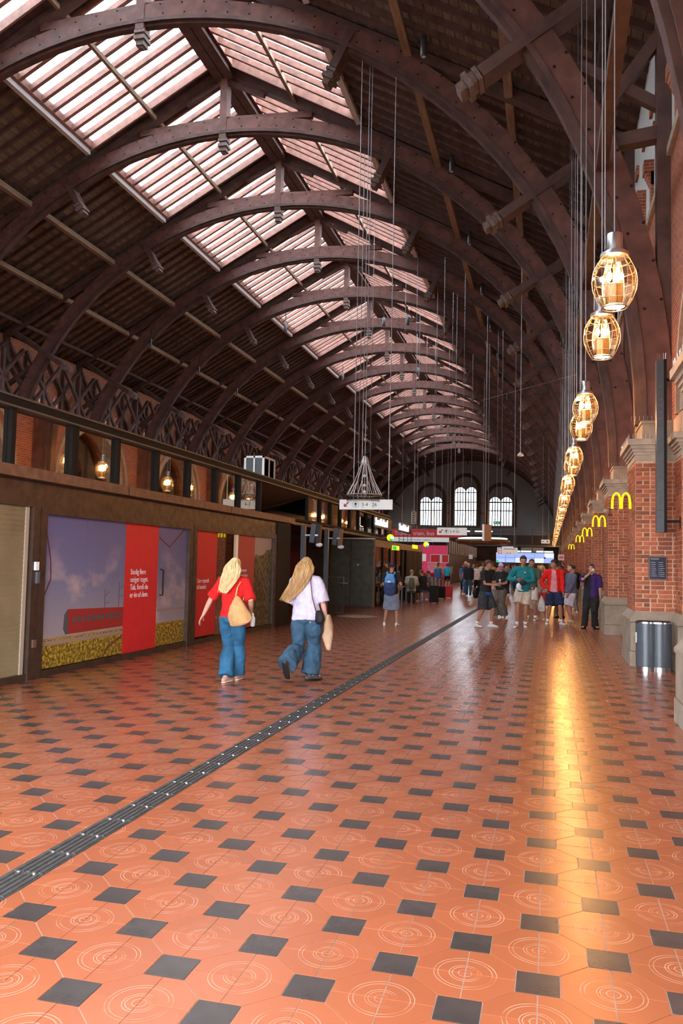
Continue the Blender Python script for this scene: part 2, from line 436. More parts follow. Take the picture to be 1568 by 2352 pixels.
# small drain lid at right edge of the strip
# ================================================================== right and left arcades
brick_budget = [300]
def flem(W, H, shift=0):
    out = []; z = 0.; r = 0; c = .0733
    while z+c < H+.001:
        u = -(.11 if (r+shift) % 2 else 0)-.0; s_ = (r % 2 == 0)
        k = 0
        while u < W-.02:
            l = (.225 if (k % 2 == 0) else .105) if r % 3 else .225
            a, b = max(0, u), min(W, u+l)
            if b-a > .03: out.append((a+.004, b-.006, z+.006, z+c-.004))
            u += l+.01; k += 1
        z += c; r += 1
    return out
def brick_faces(parent, faces, individual):
    """faces: (origin xyz, direction 'x' or 'y', outward sign, width, height, shift)"""
    mb = MB(); cache = {}
    for (ox, oy, oz), ax, sg, W_, H_, sh in faces:
        for a, b, z0, z1 in flem(W_, H_, sh):
            d = .008+random.uniform(-.002, .002)
            if ax == 'x':   # face in the XZ plane looking along -Y or +Y
                y0, y1 = (oy-d, oy+.02) if sg < 0 else (oy-.02, oy+d)
                bx = (ox+a, ox+b, y0, y1, oz+z0, oz+z1)
            else:
                x0, x1 = (ox-d, ox+.02) if sg < 0 else (ox-.02, ox+d)
                bx = (x0, x1, oy+a, oy+b, oz+z0, oz+z1)
            if individual and brick_budget[0] > 0:
                brick_budget[0] -= 1
                cx, cy, cz = (bx[0]+bx[1])/2, (bx[2]+bx[3])/2, (bx[4]+bx[5])/2
                key = (round(bx[1]-bx[0], 2), round(bx[3]-bx[2], 2), round(bx[5]-bx[4], 3))
                if key not in cache: cache[key] = MB().box(-key[0]/2, key[0]/2, -key[1]/2, key[1]/2, -key[2]/2, key[2]/2).mesh('brick', M['brick'])
                link('brick', cache[key], parent, (cx, cy, cz))
            else: mb.box(*bx)
    if mb.v: put('brick', mb, M['brick'], parent, kind='stuff')
PF, PW = 1.41, 2.04                         # faces of pilaster and pier, right side
def capital_mb(x0, x1, y0, y1, zt=3.43, big=.13):
    mb = MB()
    def lay_(e, a, b): mb.box(x0-e, x1+e*0, y0-e, y1+e, a, b)
    lay_(.012, zt, zt+.10); lay_(.03, zt+.10, zt+.15); lay_(.055, zt+.15, zt+.20); lay_(.085, zt+.20, zt+.26); lay_(big, zt+.26, zt+.36)
    return mb
def plinth_mb(x0, x1, y0, y1):
    mb = MB(); mb.box(x0-.10, x1, y0-.10, y1+.10, 0, .24)
    mb.box(x0-.085, x1, y0-.085, y1+.085, .248, .72)
    n = len(mb.v); e = .10
    a = (x0-e, x1, y0-e, y1+e); b = (x0-.01, x1, y0-.01, y1+.01)
    mb.box(a[0], a[1], a[2], a[3], .728, .77)
    n = len(mb.v)
    mb.v += [(a[0], a[2], .77), (a[1], a[2], .77), (a[1], a[3], .77), (a[0], a[3], .77), (b[0], b[2], .90), (b[1], b[2], .90), (b[1], b[3], .90), (b[0], b[3], .90)]
    mb.f += [(n, n+1, n+5, n+4), (n+1, n+2, n+6, n+5), (n+2, n+3, n+7, n+6), (n+3, n, n+4, n+7), (n+4, n+5, n+6, n+7)]
    return mb
wall_r = thing('wall_right', kind='structure', loc=(0, 0, 0))
def make_pier(parent, k, individual, mir=False):
    """pier in local coordinates, y=0 at its centre"""
    p = thing('brick_pier', loc=(0, YK(k), 0)); p.parent = parent
    h0, h1 = .68, 1.4
    mb = MB(); mb.box(PF, PW+.05, -h0, h0, .85, 3.45); mb.box(PW, PW+.85, -h1, h1, .0, 4.15); put('mortar_core', mb, M['mortar'], p)
    zb = .90; H_ = 2.53
    faces = [((PF, -h0, zb), 'x', -1, PW-PF-.001, H_, 0), ((PF, -h0, zb), 'y', -1, 2*h0, H_, 1), ((PW, -h1, zb), 'y', -1, h1-h0, H_, 1)]
    rest = [((PW, h0, zb), 'y', -1, h1-h0, H_, 0), ((PF, h0, zb), 'x', 1, PW-PF, H_, 0), ((PW, -h1, zb), 'x', -1, .85, H_, 0), ((PW, h1, zb), 'x', 1, .85, H_, 0)]
    if individual: brick_faces(p, faces[:1] if k == 1 else faces, True); brick_faces(p, rest+(faces[1:] if k == 1 else []), False)
    else: brick_faces(p, faces+rest, False)
    put('plinth', plinth_mb(PF, PW+.1, -h0, h0), M['stone'], p)
    put('plinth', plinth_mb(PW, PW+.86, -h1, h1), M['stone'], p)
    put('capital', capital_mb(PF, PW+.1, -h0, h0), M['stonel'], p); put('capital', capital_mb(PW, PW+.86, -h1, h1), M['stonel'], p)
    put('impost_block', MB().box(PF+.13, PW+.1, -h0+.20, h0-.20, 3.79, 4.15).box(PF+.11, PW+.1, -h0+.18, h0-.18, 4.10, 4.15), M['stone'], p)
    mb = MB()
    for i in range(22):
        y = -h0-.08+i*(2*h0+.16)/21; mb.bar((PF-.10, y, 3.79), (PF-.11, y+random.uniform(-.02, .02), 3.88), .004, .004)
        if i % 2: x = PF-.08+i*.033; mb.bar((x, -h0-.10, 3.79), (x, -h0-.11, 3.88), .004, .004); mb.bar((x, -h0+.2, 4.15), (x, -h0+.18, 4.23), .004, .004)
    put('bird_spikes', mb, M['steel'], p, kind='stuff')
    return p
pier_proto = None
for k in (0, 1, 2): pr = make_pier(wall_r, k, k < 2)
for k in KS:
    if k in (0, 1, 2): continue
    _dup(pr, kids_of() if k == KS[0] else _kk, wall_r, loc=(0, YK(k), 0)) if k != KS[0] else None
    if k == KS[0]:
        _kk = kids_of(); _dup(pr, _kk, wall_r, loc=(0, YK(k), 0))
# wall above the piers with arched openings, stone arch rings, clerestory niches
def arch_pts(c, r, z, n=20, a0=0., a1=pi): return [(c+r*cos(a0+(a1-a0)*i/n), z+r*sin(a0+(a1-a0)*i/n)) for i in range(n+1)]
def bay_wall():
    """one bay in local (y,z): y from 0 (pier centre) to SP"""
    c = SP/2; r = SP/2-1.4
    mb = MB()
    top = 12.7
    # wall polygon with the arch cut out from below, up to z 6.9
    poly = [(0, 4.15), (0, 6.9), (SP, 6.9), (SP, 4.15)]+[(a, b) for a, b in arch_pts(c, r, 4.15)]
    mb.prism(poly, PW+.02, PW+.85, axis='X')
    mb.box(PW+.02, PW+.85, 0, SP, 6.9, 9.0)
    return mb
mbw = bay_wall(); me_w = mbw.mesh('spandrel', M['brickwall'])
c = SP/2; r = SP/2-1.4
def ring(r0, r1, z, x0, x1, n=20):
    o = arch_pts(c, r1, z, n); i = arch_pts(c, r0, z, n); return MB().prism(o+i[::-1], x0, x1, axis='X')
me_ring = ring(r+.30, r+.42, 4.15, PW-.05, PW+.1).mesh('arch_moulding', M['stonel'])
me_ring2 = ring(r-.10, r+.10, 4.15, PW-.02, PW+.5).mesh('arch_moulding', M['stonel'])
me_nr = MB().box(PW-.05, PW+.3, 0, SP, 8.95, 9.12).mesh('string_course', M['stonel'])
me_niche = MB().box(PW+.04, PW+.85, 0, SP, 9.0, 12.7).mesh('clerestory_plaster', M['wplaster'])
mb = MB()
for y in (1.0, 2.55, 3.99, 5.54):
    mb.box(PW-.02, PW+.1, y-.13, y+.13, 9.12, 9.9); mb.box(PW-.16, PW+.1, y-.16, y+.16, 9.9, 10.15); mb.prism([(PW-.14, 9.9), (PW+.1, 9.9), (PW+.1, 9.6), (PW-.02, 9.62)], y-.13, y+.13); mb.box(PW-.02, PW+.1, y-.2, y+.2, 11.2, 11.45)
me_corb = mb.mesh('corbel', M['brickwall'])
mb = MB()                                   # shopfront within the arch
mb.box(2.75, 2.80, 1.4, SP-1.4, 0, .3); 
for y in (1.42, 2.6, 3.94, SP-1.47): mb.box(2.72, 2.80, y, y+.06, 0, 5.7 if 2 < y < 4.2 else 4.2)
mb.box(2.72, 2.80, 1.4, SP-1.4, 2.5, 2.58); me_sf = mb.mesh('shopfront_frame', M['bronze'])
mb = MB().box(2.77, 2.785, 1.4, SP-1.4, 0, 6.0); me_sg = mb.mesh('shopfront_glass', M['glass'])
mb = MB().box(4.4, 4.5, 0, SP, 0, 6.3).box(2.8, 4.5, 0, SP, 6.0, 6.1); me_sb = mb.mesh('shop_back_wall', M['bronzel'])
for k in KS[:-1]:
    y = YK(k)
    for nm, me in (('spandrel', me_w), ('arch_moulding', me_ring), ('arch_moulding', me_ring2), ('string_course', me_nr), ('clerestory_plaster', me_niche), ('corbel', me_corb), ('shopfront_frame', me_sf), ('shopfront_glass', me_sg), ('shop_back_wall', me_sb)):
        link(nm, me, wall_r, (0, y, 0))
# left wall: brick arcade zone mostly hidden by the pavilions; clerestory windows open to the sky
wall_l = thing('wall_left', kind='structure')
def bay_wall_l():
    mb = MB(); c = SP/2; x0, x1 = -26.9, -26.3
    mb.prism([(0, 0), (0, 6.6), (SP, 6.6), (SP, 0), (SP-1.4, 0), (SP-1.4, 4.15)]+arch_pts(c, SP/2-1.4, 4.15)+[(1.4, 0)], x0, x1, axis='X')
    # clerestory with three narrow lights
    ys = (1.6, 2.95, 4.3); wv = .42; zb, zt = 8.0, 10.4
    mb.box(x0, x1, 0, SP, 6.6, zb); mb.box(x0, x1, 0, SP, zt, 12.6)
    e = [0]+[q for y in ys for q in (y, y+wv)]+[SP]
    for a, b in zip(e[::2], e[1::2]): mb.box(x0, x1, a, b, zb, zt)
    return mb
me_lw = bay_wall_l().mesh('arcade_bay', M['brickwall'])
mb = MB()
for y in (1.6, 2.95, 4.3): mb.box(-26.62, -26.6, y, y+.42, 8.0, 10.4)
me_lg = mb.mesh('clerestory_glass', M['winglass'])
me_lb = MB().box(-27.6, -27.5, 0, SP, 0, 6.6).mesh('aisle_wall', M['brickwall'])
me_lp = MB().box(-26.3, -25.7, -.68, .68, 0, 4.15).mesh('left_pilaster', M['brickwall'])
for k in KS[:-1]:
    y = YK(k); link('arcade_bay', me_lw, wall_l, (0, y, 0)); link('clerestory_glass', me_lg, wall_l, (0, y, 0)); link('aisle_wall', me_lb, wall_l, (0, y, 0))
for k in KS: link('pilaster', me_lp, wall_l, (0, YK(k), 0))

# ================================================================== roof trusses
def arc(r, a0=0., a1=pi, n=56): return [(r*cos(a0+(a1-a0)*i/n), SPRING+r*sin(a0+(a1-a0)*i/n)) for i in range(n+1)]
def annulus(r0, r1, ya, yb, n=56):
    mb = MB(); A = arc(r0, n=n); B = arc(r1, n=n)
    for i in range(n): mb_q = [A[i], A[i+1], B[i+1], B[i]]; 
    N = len(mb.v)
    for i in range(n+1):
        mb.v += [(A[i][0], ya, A[i][1]), (B[i][0], ya, B[i][1]), (B[i][0], yb, B[i][1]), (A[i][0], yb, A[i][1])]
    for i in range(n):
        a = N+4*i; b = a+4
        for q in range(4): w_ = (q+1) % 4; mb.f.append((a+q, a+w_, b+w_, b+q))
    mb.f += [(N, N+3, N+2, N+1), (N+4*n, N+4*n+1, N+4*n+2, N+4*n+3)]
    return mb
def make_truss():
    t = thing('arched_truss', 'x', 'roof truss', (XC, 0, 0), group='arched timber trusses carrying the hall roof')
    put('arch_rib', annulus(RI, RO_, -.19, .19), M['rib'], t)
    mo = annulus(RI-.14, RI, -.11, .11); put('soffit_moulding', mo, M['rafter'], t)
    put('soffit_moulding', annulus(RI-.06, RI+.05, -.225, -.19), M['rafter'], t)
    mb = MB()
    for i in range(3, 60):
        a = pi*i/62
        for r in (RI+.16, RI+.46):
            da = .004*(1 if r > RI+.3 else -1); x, z = r*cos(a+da), SPRING+r*sin(a+da)
            mb.lathe([(.030, .0), (.022, -.02)], (x, -.19, z), 6, axis='Y')
    put('bolt_heads', mb, M['iron'], t, kind='stuff')
    for s in (-1, 1):
        # principal rafter tangent to the rib
        mb = MB().prism([(0, ZR-.0), (s*14.4, roofz(14.4)), (s*14.4, roofz(14.4)+.32), (0, ZR+.32)][::s], -.17, .17); put('principal_rafter', mb, M['rafter'], t)
        mb = MB().box(*sorted((s*13.95, s*14.25)), -.15, .15, SPRING, roofz(14.1)); put('wall_post', mb, M['rafter'], t)
        mb = MB().bar((s*12.85, 0, 9.3), (s*14.1, 0, 9.45), .26, .24, (0, 0, 1)); put('strut', mb, M['rafter'], t)
        mb = MB().bar((s*12.6, 0, 9.35), (s*14.1, 0, 11.4), .2, .22); put('brace', mb, M['rafter'], t)
        mb = MB().bar((s*14.1, 0, 9.9), (s*12.6, 0, 10.9), .16, .2); put('brace', mb, M['rafter'], t)
        # radial hammer pieces with carved ends
        for ang, r0, r1 in ((62, 13.0, 14.15), (32, 12.75, 16.0)):
            a = radians(ang); d = Vector((s*cos(a), 0, sin(a))); o = Vector((0, 0, SPRING)); b = MB()
            b.bar(o+d*r0, o+d*r1, .46, .24, d.cross(Vector((0, 1, 0)))); h = put('hammer_beam', b, M['rafter'], t)
            c_ = MB(); up = d.cross(Vector((0, 1, 0)))
            for q, (wd, ln) in enumerate(((.50, .10), (.42, .10), (.52, .12), (.36, .16))):
                st = r0-.03-sum((.10, .10, .12, .16)[:q]); c_.bar(o+d*st, o+d*(st-ln*.92), wd, (.30, .24, .34, .2)[q], up)
            put('carved_end', c_, M['carved'], h)
    put('king_post', MB().box(-.14, .14, -.21, .21, 17.62, 20.1), M['rib'], t)
    c_ = MB(); z = 17.62
    for wd, hh in ((.17, .10), (.12, .09), (.18, .12), (.13, .16), (.07, .06)): c_.box(-wd, wd, -wd*1.2, wd*1.2, z-hh, z); z -= hh
    put('carved_pendant', c_, M['carved'], t)
    mb = MB()
    for s in (-1, 1): mb.bar((0, 0, 18.38), (s*3.5, 0, 18.22), .22, .24)
    put('collar_beam', mb, M['rib'], t)
    put('ridge_strut', MB().bar((-1.6, 0, 19.2), (0, 0, 19.95), .16, .18).bar((1.6, 0, 19.2), (0, 0, 19.95), .16, .18), M['rafter'], t)
    return t
ORD = ['second nearest', 'third nearest', 'fourth nearest', 'fifth', 'sixth', 'seventh', 'eighth', 'ninth', 'tenth', 'eleventh', 'twelfth', 'thirteenth', 'fourteenth', 'fifteenth', 'sixteenth', 'seventeenth', 'eighteenth', 'nineteenth', 'twentieth']
CARD = ['first', 'second', 'third', 'fourth', 'fifth', 'sixth', 'seventh', 'eighth', 'ninth', 'tenth', 'eleventh', 'twelfth', 'thirteenth', 'fourteenth', 'fifteenth', 'sixteenth', 'seventeenth', 'eighteenth', 'nineteenth', 'twentieth', 'twenty-first', 'twenty-second', 'twenty-third', 'twenty-fourth', 'twenty-fifth', 'twenty-sixth', 'twenty-seventh', 'twenty-eighth', 'twenty-ninth', 'thirtieth', 'thirty-first', 'thirty-second', 'thirty-third', 'thirty-fourth']
tr0 = make_truss(); _kk = kids_of()
def tl(k):
    if k < 0: return 'dark timber arched roof truss overhead, behind the viewer' if k == -2 else 'dark timber arched roof truss overhead, before the first pier in view'
    if k == 0: return 'dark timber arched truss landing on the nearest brick pier, behind the waste bin'
    if k == 17: return 'last brown timber arched truss, right against the white end wall'
    return f'brown bolted arched roof truss, the {CARD[k]} of the row counted from the nearest pier'
for n, k in enumerate(KS):
    o = tr0 if n == 0 else _dup(tr0, _kk, None)
    o.location = (XC, YK(k), 0); o['label'] = tl(k)

# ================================================================== roof: planks, rafters, purlins, ridge
ceil = thing('ceiling', kind='structure')
L = YEND-YSTART
for s in (-1, 1):
    off = 5.36; n = 0
    while off < 14.9:
        a, b = off+.008, off+.232
        z = lambda q: roofz(q)+.44
        mb = MB().prism([(s*a, z(a)), (s*b, z(b)), (s*b, z(b)+.03), (s*a, z(a)+.03)][::s], YSTART, YEND); put('roof_plank', mb, M['plank'], ceil, (XC, 0, 0)); off += .24
    # dark backing sheet above the planks closes the joints
    mb = MB().prism([(s*5.3, roofz(5.3)+.48), (s*15.2, roofz(15.2)+.48), (s*15.2, roofz(15.2)+.55), (s*5.3, roofz(5.3)+.55)][::s], YSTART, YEND); put('roof_backing', mb, M['black'], ceil, (XC, 0, 0))
    # boards between skylights over each truss
    lo, hi = .4, 5.36
    for k in KS:
        y0, y1 = YK(k)-.62, (YK(k)+.62 if k < 15 else YEND if k == 15 else YK(k)+.62)
        if k > 15: continue
        mb = MB().prism([(s*lo, roofz(lo)+.44), (s*hi, roofz(hi)+.44), (s*hi, roofz(hi)+.52), (s*lo, roofz(lo)+.52)][::s], y0, y1); put('skylight_gap_boarding', mb, M['rafter'], ceil, (XC, 0, 0))
    # purlins
    for off, w_, h_, m in ((2.85, .12, .16, 'purlin'), (5.42, .16, .2, 'whitefr'), (8.25, .22, .22, 'purlin'), (11.0, .22, .22, 'purlin'), (13.2, .14, .16, 'rafter')):
        for k in KS[:-1]:
            mb = MB().box(-w_/2, w_/2, .17, SP-.17, -h_, 0) if off != 5.42 else MB().box(-.09, .09, .62, SP-.62, -.12, .08)
            link('purlin', bpy.data.meshes.get(f'purlin{off}') or (lambda q: (setattr(q, 'name', f'purlin{off}'), q)[1])(mb.mesh('p', M[m])), ceil, (XC+s*off, YK(k), roofz(off)+.20))
# common rafters: nearest 300 single, the rest joined
me_r = {}
for s in (-1, 1):
    for nm, (lo, hi) in {'a': (5.36, 14.8)}.items():
        me_r[s] = MB().prism([(s*lo, roofz(lo)+.26), (s*hi, roofz(hi)+.26), (s*hi, roofz(hi)+.44), (s*lo, roofz(lo)+.44)][::s], -.05, .05).mesh('common_rafter', M['rafter'])
cnt = 0; mb = MB()
y = YSTART+.3
while y < YEND:
    for s in (-1, 1):
        if 3 < y < 100: link('common_rafter', me_r[s], ceil, (XC, y, 0)); cnt += 1
        else:
            q = MB().prism([(s*5.36, roofz(5.36)+.26), (s*14.8, roofz(14.8)+.26), (s*14.8, roofz(14.8)+.44), (s*5.36, roofz(5.36)+.44)][::s], y-.05, y+.05)
            n = len(mb.v); mb.v += [(a+XC, b, c2) for a, b, c2 in q.v]; mb.f += [tuple(i+n for i in f) for f in q.f]
    y += .654
put('common_rafter', mb, M['rafter'], ceil, kind='stuff')
for s in (-1, 1):
    put('ridge_beam', MB().box(XC+s*.02 if s > 0 else XC-.38, XC+.38 if s > 0 else XC-.02, YSTART, YEND, ZR-.25, ZR+.30), M['rafter'], ceil)
    put('longitudinal_tie', MB().box(XC+s*13.0-.1, XC+s*13.0+.1, YSTART, YEND, 8.75, 8.97), M['rafter'], ceil)
put('ridge_cap', MB().prism([(-.6, ZR+.25), (.6, ZR+.25), (0, ZR+.62)], YSTART, YEND), M['black'], ceil, (XC, 0, 0))
# left longitudinal bracing between the wall posts
mb = MB()
for a, b in (((.1, 5.4), (3.2, 9.0)), ((6.4, 5.4), (3.3, 9.0)), ((.1, 9.0), (3.2, 12.2)), ((6.4, 9.0), (3.3, 12.2)), ((.1, 12.2), (3.2, 9.0)), ((6.4, 12.2), (3.3, 9.0)), ((.1, 7.3), (6.4, 7.3)), ((1.6, 7.3), (1.6, 12)), ((4.9, 7.3), (4.9, 12))):
    mb.bar((0, a[0], a[1]), (0, b[0], b[1]), .16, .16, (1, 0, 0))
me_b = mb.mesh('bracing_lattice', M['rafter'])
mb = MB()
for i in range(12): mb.box(-.06, .06, .5+i*.5, .56+i*.5, 4.3, 7.2)
for k in KS[:-1]: link('bracing_lattice', me_b, ceil, (XC-14.0, YK(k), 0)); link('bracing_lattice', me_b, ceil, (XC-13.2, YK(k)+.3, -.4))

# ================================================================== skylights (window_n)
def make_skylight(s):
    t = thing('window_1', kind='structure'); lo, hi = .42, 5.30; Ls = SP-1.3
    y0, y1 = .65, SP-.65
    def pr(a, b, dz0, dz1, ya, yb): return MB().prism([(s*a, roofz(a)+dz0), (s*b, roofz(b)+dz0), (s*b, roofz(b)+dz1), (s*a, roofz(a)+dz1)][::s], ya, yb)
    fr = pr(lo, hi, .16, .50, y0-.06, y0+.02)
    for q in (pr(lo, hi, .16, .50, y1-.02, y1+.06), pr(lo-.02, lo+.1, .2, .5, y0, y1), pr(hi-.08, hi+.02, .2, .5, y0, y1)):
        n = len(fr.v); fr.v += q.v; fr.f += [tuple(i+n for i in f) for f in q.f]
    put('skylight_frame', fr, M['skywood'], t)
    nb = 8; st = (y1-y0)/nb
    mbar = pr(lo, hi, .22, .44, -.075, .075).mesh('glazing_bar', M['skywood'])
    for i in range(1, nb): link('glazing_bar', mbar, t, (0, y0+i*st, 0))
    for half in ((lo, 2.85), (2.85, hi)):
        mp = pr(half[0], half[1], .45, .458, -st/2+.02, st/2-.02).mesh('pane', M['skyglass'])
        for i in range(nb): link('pane', mp, t, (0, y0+(i+.5)*st, 0))
    return t
protos = {s: make_skylight(s) for s in (-1, 1)}; protos[-1].name = 'window_1'; protos[1].name = 'window_2'; _kk = kids_of(); n = 0
for k in KS[:-3]:
    for s in (-1, 1):
        n += 1
        o = protos[s] if k == KS[0] else _dup(protos[s], _kk, None)
        o.location = (XC, YK(k), 0)
        if k != KS[0]: o.name = f'window_{n}'
# ================================================================== end walls with three arched double windows
def end_wall(name, Y, face, base):
    """wall facing -Y*face; thickness away from the hall"""
    t = thing(name, kind='structure', loc=(0, Y, 0))
    wins = [(-17.95, 1.85, 7.85, 12.05), (-12.60, 1.80, 7.85, 13.6), (-7.23, 1.85, 7.85, 12.05)]   # centre x, half width, sill, springing
    # lunette plaster with openings: build by columns
    xs = [-27.2]
    def top(x):
        d = abs(x-XC); return roofz(d)+.5
    segs = MB()
    edges = []
    for cx, hw, zs, zp in wins: edges.append((cx-hw, cx+hw, zs, zp, cx, hw))
    cur = -27.2
    def col(x0, x1, zb, fz):  # vertical strip from zb(x) to top
        N = max(1, int((x1-x0)/.5)); P = [(x0+(x1-x0)*i/N) for i in range(N+1)]
        segs.prism([(p, zb(p)) for p in P]+[(p, fz(p)) for p in reversed(P)], 0, .6*face)
    for a, b, zs, zp, cx, hw in edges:
        col(cur, a, lambda x: base, top)
        N = 16; P = [cx+hw*cos(pi-pi*i/N) for i in range(N+1)]
        segs.prism([(cx+hw*cos(pi-pi*i/N), zp+hw*sin(pi*i/N)) for i in range(N+1)]+[(p, top(p)) for p in reversed(P)], 0, .6*face)
        segs.prism([(a, base), (b, base), (b, zs), (a, zs)], 0, .6*face)
        cur = b
    col(cur, 3.0, lambda x: base, top)
    put('lunette_plaster', segs, M['plaster'], t)
    for cx, hw, zs, zp in wins:
        w = thing('arched_window'); w.parent = t; w.location = (cx, 0, 0)
        def half(r, z, n=16): return [(r*cos(pi*i/n), z+r*sin(pi*i/n)) for i in range(n+1)]
        o, i_ = half(hw+.55, zp), half(hw-.02, zp)
        f = MB().prism([(hw+.55, zs-.2)]+o+[(-hw-.55, zs-.2), (-hw+.02, zs-.2)]+i_[::-1]+[(hw-.02, zs-.2)], -.15*face, .02*face)
        put('brick_surround', f, M['dbrick'], w)
        # tracery: two round headed lights in a plastered tympanum
        lw = hw*.44; zt = zp-.35*hw
        tym = MB(); lc = (-hw*.47, hw*.47)
        pts = half(hw, zp)
        tym.prism([(hw, zt)]+pts+[(-hw, zt)]+[p for q in lc[:1] for p in [(q+lw*cos(pi-pi*i/10), zt+lw*sin(pi*i/10)) for i in range(11)]]+[(lc[1]+lw*cos(pi-pi*i/10), zt+lw*sin(pi*i/10)) for i in range(11)], .2*face, .4*face)
        tym.prism([(-.06*hw, zs), (.06*hw, zs), (.06*hw, zt+.1), (-.06*hw, zt+.1)], .15*face, .4*face)
        for s in (-1, 1): tym.prism([(s*hw, zs), (s*hw*.9, zs), (s*hw*.9, zt), (s*hw, zt)][::-s], .15*face, .4*face)
        put('tracery', tym, M['plaster'], w)
        br = MB()
        for q in lc:
            for u in (-.5, 0, .5): br.box(q+lw*u-.085, q+lw*u+.085, *sorted((.25*face, .3*face)), zs, zt+lw*sqrt(1-u*u)-.02)
            for z in (zs+2.3, zs+3.6, zt): br.box(q-lw, q+lw, *sorted((.25*face, .3*face)), z-.085, z+.085)
        put('window_bars', br, M['iron'], w)
        for q in lc:
            g = MB().prism([(q+lw, zs)]+[(q+lw*cos(pi*i/10), zt+lw*sin(pi*i/10)) for i in range(11)]+[(q-lw, zs)], .31*face, .32*face); put('pane', g, M['winglass'], w)
        put('sill', MB().box(-hw-.6, hw+.6, *sorted((-.3*face, 0)), zs-.35, zs-.2), M['stone'], w)
    cb = MB()
    for xa, xb in ((-15.6, -14.95), (-10.25, -9.6)):
        for z in (11.2, 9.6): cb.box(xa-.1, xb+.1, *sorted((-.1*face, .0)), z, z+.22)
    put('string_course', cb, M['brickwall'], t)
    return t
end_wall('wall_back', YEND, 1, 5.6)
end_wall('wall_front', YSTART, -1, 4.2)
# arched brick band framing the far lunette
o = arc(15.3); i_ = arc(13.7)
mb = MB().prism([(a+XC, b) for a, b in o]+[(a+XC, b) for a, b in i_[::-1]], YEND-.7, YEND); put('trim_1', mb, M['rafter'], kind='structure')
mb = MB().box(-27.2, 3, YEND, YEND+.6, 0, .1); put('trim_2', mb, M['stone'], kind='structure')

# ================================================================== text and print
def text(s, size, m, parent, loc, rot, ext=.0015, align='LEFT', bold=0., sp=1., name='lettering'):
    c = bpy.data.curves.new('t', 'FONT'); c.body = s; c.size = size; c.extrude = ext; c.align_x = align; c.offset = bold; c.space_character = sp; c.resolution_u = 3
    o = bpy.data.objects.new('t', c); COL.objects.link(o); bpy.context.view_layer.update()
    me = bpy.data.meshes.new_from_object(o.evaluated_get(bpy.context.evaluated_depsgraph_get())); bpy.data.objects.remove(o)
    me.materials.clear(); me.materials.append(m)
    return link(name, me, parent, loc, rot)
RXF = (pi/2, 0, 0)            # readable from the viewer (facing -Y)
RXE = (pi/2, 0, pi/2)         # readable from the hall on a wall facing +X

# ================================================================== left pavilion (shop front running along the hall)
XF = -6.5
wd = thing('shop_pavilion', 'long low dark brown pavilion with poster windows along the left side of the hall', 'pavilion', (XF, 0, 0))
P0, P1 = 4.0, 20.28
def bx(name, m, *a, parent=wd, **k): return put(name, MB().box(*a), m, parent, **k)
bx('cladding_body', M['bronze'], -10, -.12, P0, P1, 0, 2.62)
bx('fascia', M['bronze'], -.12, 0, P0, P1, 2.24, 2.60)
bx('cornice', M['bronzel'], -.3, .13, P0, P1+.02, 2.585, 2.725)
mb = MB()
for y in (7.3, 11.6, 15.9): mb.box(.13, .134, y, y+.012, 2.585, 2.725)
put('cornice_joint', mb, M['black'], wd)
bx('base_rail', M['bronze'], -.12, -.0, P0, P1, 0, .09)
for y0, y1 in ((5.0, 5.3), (7.0, 7.2), (9.36, 9.50), (9.52, 9.66), (14.17, 14.32), (14.35, 14.50), (19.02, 19.2)): bx('mullion', M['bronze'], -.12, .02, y0, y1, 0, 2.26)
bx('door_recess', M['black'], -.1, .03, 19.22, P1, 0, 2.55, label='near-black end bay of the pavilion')
bx('frame_head', M['bronze'], -.10, .03, 9.66, 14.17, 2.165, 2.24); bx('frame_head', M['bronze'], -.10, .03, 14.5, 19.02, 2.165, 2.24)
# roller shutter with pale frame
sh = put('roller_shutter', MB().box(-.1, -.05, 7.25, 9.34, .04, 2.28), mat('beige_shutter', (.20, .155, .085), .5, var=.25, vs=1.6, bump=.2, bs=9), wd)
mb = MB()
for i in range(34): mb.box(-.05, -.044, 7.3, 9.27, .1+i*.063, .15+i*.063)
put('shutter_slat', mb, sh.data.materials[0], sh, kind='stuff')
fr = MB().box(-.06, -.03, 9.26, 9.33, .02, 2.30).box(-.06, -.03, 7.25, 9.33, 2.24, 2.30).box(-.06, -.03, 7.25, 9.33, .02, .07); put('shutter_frame', fr, mat('pale_metal_frame', (.38, .30, .22), .5), sh)
put('key_switch', MB().box(.02, .05, 9.40, 9.47, 1.42, 1.53), M['white'], wd); put('key_switch', MB().box(.02, .05, 9.44, 9.50, 1.25, 1.40), M['anthra'], wd); put('key_switch', MB().box(.02, .045, 9.42, 9.49, .42, .52), M['bronzel'], wd)
